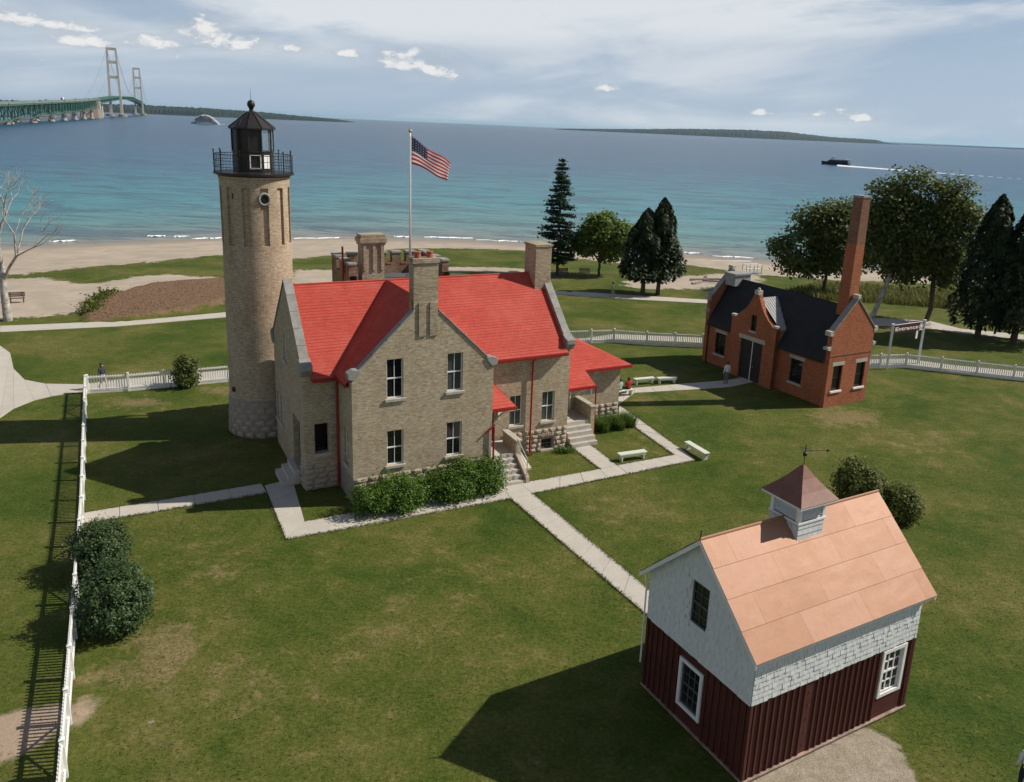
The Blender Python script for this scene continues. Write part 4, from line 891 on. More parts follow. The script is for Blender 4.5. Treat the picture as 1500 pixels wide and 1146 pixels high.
# roof
rf = MB(); e_ = 0.28
shingled_slope(rf, (xs_ - e_, .36, FE - e_ * fsl + .2), (xs_ - e_, FL - .36, FE - e_ * fsl + .2), (FW / 2, .36, FR), (FW / 2, FL - .36, FR), 22)
shingled_slope(rf, (FW - xs_ + e_, .36, FE - e_ * fsl + .2), (FW - xs_ + e_, FL - .36, FE - e_ * fsl + .2), (FW / 2, .36, FR), (FW / 2, FL - .36, FR), 22)
ro = rf.build('roof', M['black_roof'], fog, recalc=False)
MB().box(xs_ - e_ - .1, xs_ - e_ + .01, .38, 4.40, 3.05, 3.17).box(xs_ - e_ - .1, xs_ - e_ + .01, 9.1, FL - .38, 3.05, 3.17).build('gutter', M['black'], ro)
coping_run(fog, (-.05, .18, 5.16), (FW / 2 - .003, .18, 7.30), .46, .10, (0, 1, 0)); coping_run(fog, (FW + .05, .18, 5.16), (FW / 2 + .003, .18, 7.30), .46, .10, (0, 1, 0))
coping_run(fog, (-.05, FL - .18, 5.16), (FW / 2 - .003, FL - .18, 7.30), .46, .10, (0, 1, 0)); coping_run(fog, (FW + .05, FL - .18, 5.16), (FW / 2 + .003, FL - .18, 7.30), .46, .10, (0, 1, 0))
for yy in (.18, FL - .18):
    MB().box(FW / 2 - .16, FW / 2 + .16, yy - .24, yy + .24, 7.34, 7.62).build('apex_stone', M['limestone'], fog, bevel=.03)
    for s_ in (0, 1):
        x = lambda a: a if not s_ else FW - a
        MB().prism([(x(-.30), 5.0), (x(.06), 4.95), (x(.06), 5.32), (x(-.30), 5.32)], TF(yy), -.22, .22).build('kneeler', M['limestone'], fog, bevel=.02)
        MB().prism([(x(-.34), 4.05), (x(.0), 3.95), (x(.0), 4.28), (x(-.34), 4.22)], TF(yy), -.20, .20).build('corbel', M['limestone'], fog, bevel=.02)
# chimney: clean red below, sooty above
ch = MB(); c0, c1_ = .45, 1.28
ch.mat(0).hexa([(1.62, c0, 6.0), (2.54, c0, 6.0), (2.54, c1_ + .05, 6.0), (1.62, c1_ + .05, 6.0), (1.66, c0 + .02, 10.9), (2.47, c0 + .02, 10.9), (2.47, c1_, 10.9), (1.66, c1_, 10.9)])
ch.mat(1).hexa([(1.66, c0 + .02, 10.9), (2.47, c0 + .02, 10.9), (2.47, c1_, 10.9), (1.66, c1_, 10.9), (1.69, c0 + .04, 13.9), (2.43, c0 + .04, 13.9), (2.43, c1_ - .03, 13.9), (1.69, c1_ - .03, 13.9)])
cm = ch.build('chimney', [M['red_brick'], M['sooty_brick']], fog)
MB().box(1.65, 2.47, c0, c1_ + .01, 13.9, 14.06).build('chimney_cap', M['coping'], cm, bevel=.02)
# cross gable over the door
CX0, CY0, CY1 = -.42, 4.46, 8.96; cc = (CY0 + CY1) / 2
out = [(CY0, 0), (CY1, 0), (CY1, 4.45), (CY1 - .42, 4.45), (CY1 - .55, 4.62), (CY1 - .9, 4.85), (CY1 - 1.3, 5.25), (CY1 - 1.65, 5.75), (cc + .34, 6.22), (cc + .22, 6.5), (cc - .22, 6.5),
       (cc - .34, 6.22), (CY0 + 1.65, 5.75), (CY0 + 1.3, 5.25), (CY0 + .9, 4.85), (CY0 + .55, 4.62), (CY0 + .42, 4.45), (CY0, 4.45)]
mb = MB().wall(out, [(5.6, 7.82, 0.02, 3.02), (6.44, 6.98, 3.78, 4.95)], TL(CX0), .25)
n_ = len(out)
for i in range(n_):
    a, b_ = out[i], out[(i + 1) % n_]; mb.add([(CX0, a[0], a[1]), (CX0, b_[0], b_[1]), (CX0 + .36, b_[0], b_[1]), (CX0 + .36, a[0], a[1])], [(0, 1, 2, 3)])
mb.add([(CX0 + .36, p[0], p[1]) for p in out], [tuple(range(n_))])
mb.add([(CX0, CY0, 0), (1.2, CY0, 0), (1.2, CY0, 4.3), (CX0, CY0, 4.3)], [(0, 1, 2, 3)]); mb.add([(CX0, CY1, 0), (1.2, CY1, 0), (1.2, CY1, 4.3), (CX0, CY1, 4.3)], [(0, 1, 2, 3)])
mb.build('cross_gable_wall', M['red_brick'], fog, recalc=False)
dr = MB()
for a, b_ in ((5.62, 6.68), (6.74, 7.80)): tbox(dr, TL(CX0), a, b_, .03, 3.0, -.2, -.14)
do = dr.build('door', M['darkdoor'], fog)
tbox(MB(), TL(CX0), 6.66, 6.72, .03, 2.98, -.15, -.11).build('door_edge', M['white'], do)
MB().ball((CX0 + .12, 6.5, 1.1), .04, 8, 6).build('handle', M['pipe_steel'], do)
tbox(MB(), TL(CX0), 5.40, 8.02, 3.022, 3.34, -.2, .02).build('door_lintel', M['limestone'], fog, bevel=.012)
window(fog, TL(CX0), 6.44, 6.98, 3.78, 4.95, cols=1, fmat='darkdoor', sill='limestone')
MB().box(CX0 - .05, CX0 + .41, cc - .18, cc + .18, 6.5, 6.78).ball((CX0 + .18, cc, 6.86), .12, 10, 8).build('apex_stone', M['limestone'], fog)
for y_ in (CY0 - .05, CY1 - .35): MB().box(CX0 - .05, CX0 + .41, y_, y_ + .40, 4.452, 4.62).build('shoulder_stone', M['limestone'], fog, bevel=.02)
xr = 1.7
for (y0, y1) in ((CY0 - .02, cc), (cc, CY1 + .02)):
    pan = 8
    lo = y0 if y0 < cc - .1 else y1
    for i in range(pan):
        xa, xb = CX0 + .37 + (xr - CX0 - .37) * i / pan, CX0 + .37 + (xr - CX0 - .37) * (i + 1) / pan
        MB().hexa([(xa + .01, lo, 4.28), (xb - .01, lo, 4.28), (xb - .01, cc, 6.15), (xa + .01, cc, 6.15), (xa + .01, lo, 4.34), (xb - .01, lo, 4.34), (xb - .01, cc, 6.21), (xa + .01, cc, 6.21)]).tube((xa, lo, 4.35), (xa, cc, 6.22), .022, n=5).build('tin_panel', M['tin'], ro)
# vent box at the far end of the ridge, eave returns on the far side
MB().box(1.25, 2.85, FL - 1.5, FL - .45, 6.2, 7.05).box(1.15, 2.95, FL - 1.6, FL - .38, 7.05, 7.18).build('roof_vent', M['tin'], fog)
MB().hexa([(FW + .02, 1.2, 3.3), (FW + .75, 1.2, 3.0), (FW + .75, 2.6, 3.0), (FW + .02, 2.6, 3.3), (FW + .02, 1.2, 3.42), (FW + .75, 1.2, 3.08), (FW + .75, 2.6, 3.08), (FW + .02, 2.6, 3.42)]).build('side_hood', M['tin'], fog)

# ------------------------------------------------------------------ barn in the foreground
barn = thing('barn', 'small dark red barn with white shingled upper walls, copper roof and cupola', 'barn', (6.19, 18.76, 0), R(30.18))
BL, BW, BB, BEZ, BRZ, BOV, BOG = 6.87, 4.56, 2.62, 4.30, 6.42, 0.26, 0.28
bsl = (BRZ - BEZ) / (BW / 2)
rw = (5.52, 6.40, 0.98, 2.42); lw = (1.98, 2.80, 0.72, 2.14); uw = (1.95, 2.66, 3.62, 4.98)
lo = MB(); lo.wall([(0, .12), (BL, .12), (BL, BB), (0, BB)], [rw], TF(0), .1); lo.wall([(0, .12), (BW, .12), (BW, BB), (0, BB)], [lw], TL(0), .1); lo.wall([(0, .12), (BW, .12), (BW, BB), (0, BB)], [], TR(BL), .1); lo.wall([(0, .12), (BL, .12), (BL, BB), (0, BB)], [], TB(BW), .1)
low = lo.build('board_wall', M['barn_red'], barn, recalc=False)
batF = MB().box(-.03, .03, -.045, 0, 0, 1).mesh('batten', M['barn_red'])
x = .14
while x < BL - .05:
    if not (rw[0] - .18 < x < rw[1] + .18) and not (2.12 < x < 2.52):
        inst('batten', batF, low, (x, 0, .14), (0, 0, random.uniform(-.01, .01)), (random.uniform(.9, 1.2), 1, BB - .15))
    x += 0.245
for y in np.arange(.16, BW, .26):
    if not (lw[0] - .15 < y < lw[1] + .15): inst('batten', batF, low, (0, float(y), .14), (0, 0, -math.pi / 2), (1, 1, BB - .15))
for (cx_, cy_) in ((-.045, -.045), (BL - .055, -.045), (-.045, BW - .055)): MB().box(cx_, cx_ + .10, cy_, cy_ + .10, .13, BB - .01).build('corner_board', M['barn_red'], low)
MB().box(-.02, BL + .02, -.02, BW + .02, -.1, .075).build('foundation', M['sooty_brick'], barn)
MB().box(-.07, BL + .07, -.09, BW + .07, .075, .118).build('sill_ledge', pm('pink_concrete', (.42, .30, .24, 1), (.22, .14, .11, 1), 3, .9, .2), barn)
for i in range(5): MB().ball((2.32, -.02, .4 + i * .45), .025, 6, 4).build('hinge_bolt', M['black'], low)
window(barn, TF(0), *rw, rec=.04, cols=3, rows=2, fr=.045, mun=.035, proud=.06)
window(barn, TL(0), *lw, rec=.04, cols=3, rows=2, fr=.045, mun=.025, proud=.06, sash='sash_grey')
# upper walls
up_ = MB()
gz2 = lambda y: BRZ - abs(y - BW / 2) * bsl - .03
up_.wall([(-.02, BB), (BW + .02, BB), (BW + .02, gz2(BW)), (BW / 2, gz2(BW / 2)), (-.02, gz2(0))], [uw], TL(-.04), .1); up_.wall([(-.02, BB), (BW + .02, BB), (BW + .02, gz2(BW)), (BW / 2, gz2(BW / 2)), (-.02, gz2(0))], [], TR(BL + .04), .1)
up_.wall([(-.04, BB), (BL + .04, BB), (BL + .04, BEZ), (-.04, BEZ)], [], TF(-.02), .1); up_.wall([(-.04, BB), (BL + .04, BB), (BL + .04, BEZ), (-.04, BEZ)], [], TB(BW + .02), .1)
up_.add([(-.04, -.02, BB), (BL + .04, -.02, BB), (BL + .04, BW + .02, BB), (-.04, BW + .02, BB)], [(0, 1, 2, 3)])
upw = up_.build('shingle_wall', M['shingle_white'], barn, recalc=False)
SHW = (.15, .135, .165)
sh = [MB().hexa([(.0, -.030, 0), (w_, -.030, 0), (w_, 0, 0), (.0, 0, 0), (.0, -.010, .19), (w_, -.010, .19), (w_, 0, .19), (.0, 0, .19)]).mesh('shingle', M['shingle_white']) for w_ in SHW]
rows = 10; us_ = MB()
for r_ in range(rows):
    x = -.04 - (.07 if r_ % 2 else 0); z = BB - .03 + r_ * (BEZ - BB) / rows
    while x < BL + .02:
        k = random.randrange(3); w_ = SHW[k]; x0 = max(x, -.04); sx = min(1.0, (min(x + w_, BL + .04) - x0) / w_); zz = z + random.uniform(-.010, .010)
        if sx > .1:
            if r_ < 6: inst('shingle', sh[k], upw, (x0, -.022, zz), (0, 0, 0), (sx * .94, random.uniform(.7, 1.3), 1))
            else: t = random.uniform(.022, .04); w2 = w_ * sx * .94; us_.hexa([(x0, -.022 - t, zz), (x0 + w2, -.022 - t, zz), (x0 + w2, -.022, zz), (x0, -.022, zz), (x0, -.032, zz + .19), (x0 + w2, -.032, zz + .19), (x0 + w2, -.022, zz + .19), (x0, -.022, zz + .19)])
        x += w_
tag(us_.build('upper_shingles', M['shingle_white'], upw, recalc=False), kind='stuff')
gs = MB()        # shaded gable: shingles joined
r_ = 0; z = BB - .03
while z < BRZ - .2:
    y = -.02 - (.1 if r_ % 2 else 0)
    while y < BW:
        w_ = random.uniform(.18, .27); y0, y1 = max(y, -.02), min(y + w_ - .008, BW + .02); ym = (y0 + y1) / 2
        if gz2(ym) > z + .19 and not (uw[0] - .12 < ym < uw[1] + .12 and uw[2] - .14 < z + .1 < uw[3] + .12):
            dz = random.uniform(-.012, .012); t = random.uniform(.022, .042)
            gs.hexa([(-.045 - t, y0, z + dz), (-.045 - t, y1, z + dz), (-.045, y1, z + dz), (-.045, y0, z + dz), (-.055, y0, z + .19), (-.055, y1, z + .19), (-.045, y1, z + .19), (-.045, y0, z + .19)])
        y += w_
    z += (BEZ - BB) / rows; r_ += 1
tag(gs.build('gable_shingles', M['shingle_white'], upw, recalc=False), kind='stuff')
window(barn, TL(-.04), *uw, rec=.05, cols=2, rows=2, fr=.045, mun=.025, fmat='sash_grey')
# roof deck, rake boards and copper sheets
dk = MB()
for s_ in (0, 1):
    Y = (lambda y: y) if not s_ else (lambda y: BW - y)
    e0 = (-BOG, Y(-BOV), BEZ - BOV * bsl); q = [(-BOG, Y(-BOV), BEZ - BOV * bsl), (BL + BOG, Y(-BOV), BEZ - BOV * bsl), (BL + BOG, BW / 2, BRZ), (-BOG, BW / 2, BRZ)]
    dk.hexa([(p[0], p[1], p[2] - .02) for p in q] + [(p[0], p[1], p[2] + .08) for p in q])
dko = dk.build('roof_deck', M['shingle_white'], barn)
for s_ in (0, 1):
    Y = (lambda y: y) if not s_ else (lambda y: BW - y)
    for xx in (-BOG - .03, BL + BOG + .005):
        q = [(Y(-BOV - .01), BEZ - BOV * bsl - .10), (Y(-BOV - .01), BEZ - BOV * bsl + .055), (BW / 2, BRZ + .055), (BW / 2, BRZ - .10)]
        MB().prism(q, TR(xx), 0, .025).build('rake_board', M['white'], barn)
    nrow = 4
    for r_ in range(nrow):
        t0, t1 = r_ / nrow, (r_ + 1) / nrow; L0, L1 = -BOG - .04, BL + BOG + .04
        xsn = sorted({L0, L1} | {L0 + (.9 if r_ % 2 else 2.15) + 2.44 * k for k in range(4) if L0 + (.9 if r_ % 2 else 2.15) + 2.44 * k < L1 - .15})
        for xa, xb in zip(xsn[:-1], xsn[1:]):
            P0 = lambda t, dz: (Y(-BOV - .03 + (BW / 2 + BOV + .03) * t), BEZ - (BOV + .03) * bsl + (BRZ - BEZ + (BOV + .03) * bsl) * t + dz)
            (ya, za), (yb, zb) = P0(t0, .105), P0(min(1, t1 + .012), .088); n_ = 4; g = .0025
            mb = MB(); vs = []
            for j in range(5):
                for i in range(n_ + 1):
                    a, c = i / n_, j / 4; ed = i in (0, n_) or j in (0, 4)
                    vs.append((xa + g + (xb - xa - 2 * g) * a, ya + (yb - ya) * c, za + (zb - za) * c + (0 if ed else random.uniform(-.003, .003))))
            vs += [(p[0], p[1], p[2] - .012) for p in vs[:n_ + 1]]
            mb.add(vs, [(j * 5 + i, j * 5 + i + 1, j * 5 + i + 6, j * 5 + i + 5) for j in range(4) for i in range(4)] + [(25 + i, 26 + i, i + 1, i) for i in range(4)])
            mb.build('copper_sheet', M['copper'], dko, recalc=False)
MB().tube((-BOG - .04, BW / 2, BRZ + .09), (BL + BOG + .04, BW / 2, BRZ + .09), .045, n=8).build('ridge_roll', M['copper'], dko)
MB().tube((-BOG - .02, BW / 2, BRZ + .05), (-BOG - .02, BW / 2, BRZ + .36), .018, n=6).build('ridge_spike', M['black'], barn)
MB().tube((-BOG + .2, BW + BOV + .0, BEZ - .25), (-.12, BW + .1, 3.6), .03, n=6).tube((-.12, BW + .1, 3.6), (-.12, BW + .1, .9), .03, n=6).build('downspout', M['white'], barn)
# cupola
c0x, c1x, c0y, c1y = 2.96, 4.04, BW / 2 - .55, BW / 2 + .55
zc = lambda y: BRZ - abs(y - BW / 2) * bsl + .06
cu = MB(); top = 7.10
for Tc, a0_, a1_ in ((TF(c0y), c0x, c1x), (TB(c1y), c0x, c1x)): cu.wall([(a0_, zc(c0y) - .1), (a1_, zc(c0y) - .1), (a1_, 6.52), (a0_, 6.52)], [], Tc, .05)
for Tc in (TL(c0x), TR(c1x)): cu.wall([(c0y, zc(c0y) - .1), (BW / 2, zc(BW / 2) - .1), (c1y, zc(c1y) - .1), (c1y, 6.52), (c0y, 6.52)], [], Tc, .05)
cuo = cu.build('cupola_base', M['shingle_white'], barn, recalc=False)
for r_ in range(3):
    for i in range(5):
        inst('shingle', sh[0], cuo, (c0x + i * .216, c0y - .003, zc(c0y) - .02 + r_ * .19), (0, 0, 0), (1.38, 1, 1))
    for i in range(5):
        yy = c1y - i * .22; zz = zc(yy - .11) - .04 + r_ * .19
        if zz < 6.4: inst('shingle', sh[0], cuo, (c0x - .003, yy, zz), (0, 0, -math.pi / 2), (1.38, 1, 1))
cf = MB()
for xx in (c0x - .02, c1x - .10):
    for yy in (c0y - .02, c1y - .10): cf.box(xx, xx + .12, yy, yy + .12, 6.52, top)
cf.box(c0x - .05, c1x + .05, c0y - .05, c0y + .02, 6.48, 6.545).box(c0x - .05, c1x + .05, c1y - .02, c1y + .05, 6.48, 6.545).box(c0x - .05, c0x + .02, c0y + .022, c1y - .022, 6.48, 6.54).box(c1x - .02, c1x + .05, c0y + .022, c1y - .022, 6.48, 6.54)
cf.box(c0x - .03, c1x + .03, c0y - .03, c1y + .03, top, top + .07); cfo = cf.build('cupola_frame', M['white'], barn)
for k in range(7):
    z = 6.57 + k * .075
    MB().hexa([(c0x + .10, c0y + .0, z), (c1x - .10, c0y + .0, z), (c1x - .10, c0y + .07, z + .06), (c0x + .10, c0y + .07, z + .06), (c0x + .10, c0y + .0, z + .015), (c1x - .10, c0y + .0, z + .015), (c1x - .10, c0y + .07, z + .075), (c0x + .10, c0y + .07, z + .075)]).build('louver', M['shingle_white'], cfo)
    MB().hexa([(c0x, c0y + .10, z), (c0x, c1y - .10, z), (c0x + .07, c1y - .10, z + .06), (c0x + .07, c0y + .10, z + .06), (c0x, c0y + .10, z + .015), (c0x, c1y - .10, z + .015), (c0x + .07, c1y - .10, z + .075), (c0x + .07, c0y + .10, z + .075)]).build('louver', M['shingle_white'], cfo)
MB().box(c0x + .08, c1x - .08, c0y + .08, c1y - .08, 6.5, top - .01).build('cupola_core', M['darkdoor'], cfo)
h0, hx, hy = .80, 3.5, BW / 2
prof = [(1.0, 7.15), (.66, 7.43), (.34, 7.74), (.05, 8.08)]
cr = MB(); vs = []
for f_, z in prof: vs += [(hx - h0 * f_, hy - h0 * f_, z), (hx + h0 * f_, hy - h0 * f_, z), (hx + h0 * f_, hy + h0 * f_, z), (hx - h0 * f_, hy + h0 * f_, z)]
cr.add(vs, [(k * 4 + i, k * 4 + (i + 1) % 4, (k + 1) * 4 + (i + 1) % 4, (k + 1) * 4 + i) for k in range(3) for i in range(4)] + [(12, 13, 14, 15)])
cro = cr.build('cupola_roof', pm('aged_copper', (.23, .105, .068, 1), (.17, .075, .05, 1), 2.5, .55, .15, 20), barn, recalc=False)
MB().box(hx - h0 + .02, hx + h0 - .02, hy - h0 + .02, hy + h0 - .02, 7.075, 7.145).build('cupola_cornice', M['white'], barn)
wv = MB().tube((hx, hy, 8.05), (hx, hy, 8.72), .012, n=6).ball((hx, hy, 8.42), .07, 10, 8).tube((hx - .1, hy + .05, 8.52), (hx + .62, hy - .25, 8.52), .010, n=5)
wv.add([(hx + .62, hy - .25, 8.47), (hx + .72, hy - .29, 8.52), (hx + .62, hy - .25, 8.57)], [(0, 1, 2)]); wv.tube((hx, hy - .25, 8.62), (hx, hy + .25, 8.58), .007, n=5).tube((hx - .25, hy, 8.62), (hx + .25, hy, 8.58), .007, n=5)
wv.build('weathervane', M['black'], barn, recalc=False)
# ------------------------------------------------------------------ fences
def picket_mesh(w, h):
    return MB().prism([(-w / 2, .06), (w / 2, .06), (w / 2, h - .05), (0, h), (-w / 2, h - .05)], lambda a, b, d: (a, d, b), -.011, .011).mesh('picket', M['white'])
PK = picket_mesh(.062, 1.16); POST = MB().box(-.06, .06, -.06, .06, -.1, 1.22).add([(-.075, -.075, 1.22), (.075, -.075, 1.22), (.075, .075, 1.22), (-.075, .075, 1.22), (0, 0, 1.28)], [(0, 1, 4), (1, 2, 4), (2, 3, 4), (3, 0, 4), (3, 2, 1, 0)]).mesh('post', M['white'])
def fence(label, pts, side=1, panel=2.4, sp=.15, gate=None, base=.0, top=1.04):
    o = Vector(pts[0]); root = thing('picket_fence', label, 'fence', o, 0, 'white picket fences')
    cnt = 0
    for a, b_ in zip(pts[:-1], pts[1:]):
        a, b_ = Vector(a) - o, Vector(b_) - o; L = (b_ - a).length; d = (b_ - a) / L; ang = math.atan2(d.y, d.x); nrm = Vector((-d.y, d.x, 0)) * side
        n = max(1, round(L / panel))
        for k in range(n + 1):
            if k == n and not (b_ + o - Vector(pts[-1])).length < .01: continue
            inst('post', POST, root, a + d * (L * k / n), (0, 0, ang))
        for k in range(n):
            p, q = a + d * (L * k / n + .06), a + d * (L * (k + 1) / n - .06)
            mb = MB()
            for z in (.24, top):
                off = nrm * .02; w = nrm * .025
                mb.hexa([p - w + Vector((0, 0, z - .045)), q - w + Vector((0, 0, z - .045)), q + w + Vector((0, 0, z - .045)), p + w + Vector((0, 0, z - .045)), p - w + Vector((0, 0, z + .045)), q - w + Vector((0, 0, z + .045)), q + w + Vector((0, 0, z + .045)), p + w + Vector((0, 0, z + .045))])
            mb.build('rail', M['white'], root)
            if base:
                e = nrm * .02; MB().hexa([p - e, q - e, q + e, p + e] + [v + Vector((0, 0, base)) for v in (p - e, q - e, q + e, p + e)]).build('baseboard', M['white'], root)
            if gate and k in gate:
                mid = (p + q) / 2
                for (s0, s1) in (((p), (mid)), ((q), (mid))):
                    MB().tube(s0 + nrm * .05 + Vector((0, 0, .28)), s1 + nrm * .05 + Vector((0, 0, 1.0)), .035, n=4).build('brace', M['white'], root)
        m_ = int(L / sp)
        for k in range(m_):
            if cnt < 300: inst('picket', PK, root, a + d * (L * (k + .5) / m_) + nrm * .045, (0, random.uniform(-.008, .008), ang)); cnt += 1
    return root
fence('long white picket fence running along the left edge beside the two dark bushes', [(-28.36, 48.27, 0), (-19.5, 31.95, 0), (-14.26, 21.9, 0), (-10.2, 14.1, 0)], side=-1, gate=(1, 2))
fence('white picket fence from the left corner towards the lighthouse tower base', [(-28.30, 48.36, 0), (-26.11, 49.13, 0), (-20.59, 51.92, 0), (-13.5, 55.4, 0)], side=1, base=.12)
fence('white picket fence between the red roofed house and the fog signal building', [(0.5, 65.0, 0), (6.42, 66.63, 0), (9.15, 66.2, 0), (13.88, 66.1, 0), (18.0, 66.2, 0)], side=1, base=.16)
fence('white picket fence at the right below the Entrance sign', [(25.0, 61.7, 0), (29.57, 62.67, 0), (37.0, 60.45, 0), (46.5, 58.5, 0)], side=1, base=.16)

# ------------------------------------------------------------------ entrance sign
a, b_ = G(1298.5, 541), G(1344.5, 533)
sg = thing('entrance_sign', 'maroon Entrance sign board hung between two white posts', 'sign', a); d = b_ - a; d.z = 0
zt = 3.62
for p in (Vector((0, 0, 0)), d): MB().box(p.x - .075, p.x + .075, p.y - .075, p.y + .075, -.1, zt).box(p.x - .11, p.x + .11, p.y - .11, p.y + .11, zt, zt + .09).build('post', M['white'], sg, bevel=.01)
L = d.length; u = d / L; nn = Vector((u.y, -u.x, 0))
SG = lambda a, b, q: tuple(u * a + nn * q + Vector((0, 0, b)))
tbox(MB(), SG, .10, L - .10, zt - .72, zt - .05, -.03, .03).build('sign_board', M['sign_maroon'], sg, bevel=.01)
tbox(MB(), SG, .06, L - .06, zt - .047, zt - .02, -.035, .035).build('sign_rail', M['white'], sg)
fc = bpy.data.curves.new('lettering', 'FONT'); fc.body = 'Entrance'; fc.size = .42; fc.extrude = .006; fc.align_x = 'LEFT'; fc.offset = .006
fo_ = bpy.data.objects.new('lettering_tmp', fc); COL.objects.link(fo_)
dg = bpy.context.evaluated_depsgraph_get(); tm = bpy.data.meshes.new_from_object(fo_.evaluated_get(dg)); bpy.data.objects.remove(fo_)
tm.name = 'lettering'; tm.materials.clear(); tm.materials.append(M['white'])
wid = max(v.co.x for v in tm.vertices)
tl = inst('lettering', tm, sg, SG(.24, zt - .53, .040), (math.pi / 2, 0, math.atan2(u.y, u.x)), ((L - 1.05) / wid,) + (1, 1))
em = MB()
for (r0, r1) in ((.26, .21), (.15, .0)):
    n = 20; c = (L - .42, zt - .38)
    em.add([SG(c[0] + r * math.cos(2 * math.pi * i / n), c[1] + r * math.sin(2 * math.pi * i / n), .036) for r in (r0, max(r1, .01)) for i in range(n)], [(i, (i + 1) % n, n + (i + 1) % n, n + i) for i in range(n)])
tbox(em, SG, L - .66, L - .18, zt - .71, zt - .66, .032, .05)
em.build('emblem', M['white'], sg, recalc=False)
tbox(MB(), SG, L - .92, L - .68, zt - 1.40, zt - .723, -.01, .012).build('hanging_ribbon', M['white'], sg)

# ------------------------------------------------------------------ flagpole and flag
hm = Matrix.Translation((HX, HY, 0)) @ Matrix.Rotation(HYAW, 4, 'Z')
fp = hm @ Vector((6.62, 11.0, 8.5))
pole = thing('flagpole', 'tall white flagpole rising behind the house chimney', 'flagpole', (fp.x, fp.y, 8.5))
MB().tube((0, 0, 0), (0, 0, 8.35), .065, .04, n=12).build('pole', M['white'], pole, smooth=True)
MB().ball((0, 0, 8.46), .10, 12, 8).build('finial', M['gilt'], pole, smooth=True)
MB().box(-.16, .16, -.16, .16, 0, .12).build('base_plate', M['pipe_steel'], pole)
MB().tube((.10, -.02, .6), (.075, -.02, 8.2), .008, n=5).build('halyard', M['white'], pole)
mt, T, b = newmat('flag_cloth'); uv = T.n('ShaderNodeUVMap').outputs[0]; x, y, _ = T.sep(uv)
strp = T.math('GREATER_THAN', T.math('FRACT', T.math('MULTIPLY', T.math('ADD', y, .0), 6.5)), 0.5)
st_c = T.mix(strp, (.50, .008, .018, 1), (.74, .72, .70, 1))
can = T.math('MULTIPLY', T.math('LESS_THAN', x, .40), T.math('GREATER_THAN', y, 6 / 13))
gx = T.math('SUBTRACT', T.math('FRACT', T.math('MULTIPLY', x, 15.0)), .5); gy = T.math('SUBTRACT', T.math('FRACT', T.math('MULTIPLY', T.math('SUBTRACT', y, 6 / 13), 9.3)), .5)
star = T.math('LESS_THAN', T.math('ADD', T.math('MULTIPLY', gx, gx), T.math('MULTIPLY', gy, gy)), (.038))
cc_ = T.mix(star, (.007, .011, .055, 1), (.5, .5, .55, 1))
fcol = T.mix(can, st_c, cc_); T.link(fcol, b.inputs['Base Color']); b.inputs['Roughness'].default_value = .8
trn = T.n('ShaderNodeBsdfTranslucent'); T.link(fcol, trn.inputs[0]); mx = T.n('ShaderNodeMixShader'); mx.inputs[0].default_value = .3
T.link(b.outputs[0], mx.inputs[1]); T.link(trn.outputs[0], mx.inputs[2]); T.link(mx.outputs[0], mt.node_tree.nodes['Material Output'].inputs[0])
nu, nv = 36, 16; fl = bpy.data.meshes.new('flag'); vs = []; uvs = []
ud = Vector((math.cos(HYAW), math.sin(HYAW), 0)); wd = Vector((-ud.y, ud.x, 0))
for j in range(nv + 1):
    for i in range(nu + 1):
        s_, t_ = i / nu, j / nv
        ln = 2.46 * s_ - .25 * (1 - t_) * s_ ** 2
        drop = -(.95 + .28 * (1 - t_) * 0 + .35 * t_) * s_ ** 1.05 + .06 * math.sin(s_ * 7 + t_ * 2)
        wvv = .16 * math.sin(s_ * 9.5 - t_ * 2.2) * s_ ** .6
        p = ud * (.10 + ln) + wd * wvv + Vector((0, 0, 6.62 + 1.5 * t_ * (1 - .10 * s_) + drop)); vs.append(p); uvs.append((s_, t_))
fs = [(j * (nu + 1) + i, j * (nu + 1) + i + 1, (j + 1) * (nu + 1) + i + 1, (j + 1) * (nu + 1) + i) for j in range(nv) for i in range(nu)]
fl.from_pydata(vs, [], fs); ul = fl.uv_layers.new(name='UVMap')
for lp in fl.loops: ul.data[lp.index].uv = uvs[lp.vertex_index]
fl.materials.append(mt); fl.polygons.foreach_set('use_smooth', [True] * len(fl.polygons))
flag = bpy.data.objects.new('flag', fl); link(flag); flag.location = (fp.x, fp.y, 8.5); tag(flag, 'stars and stripes flag flying to the right from the white flagpole', 'flag')
sm = flag.modifiers.new('thickness', 'SOLIDIFY'); sm.thickness = .01

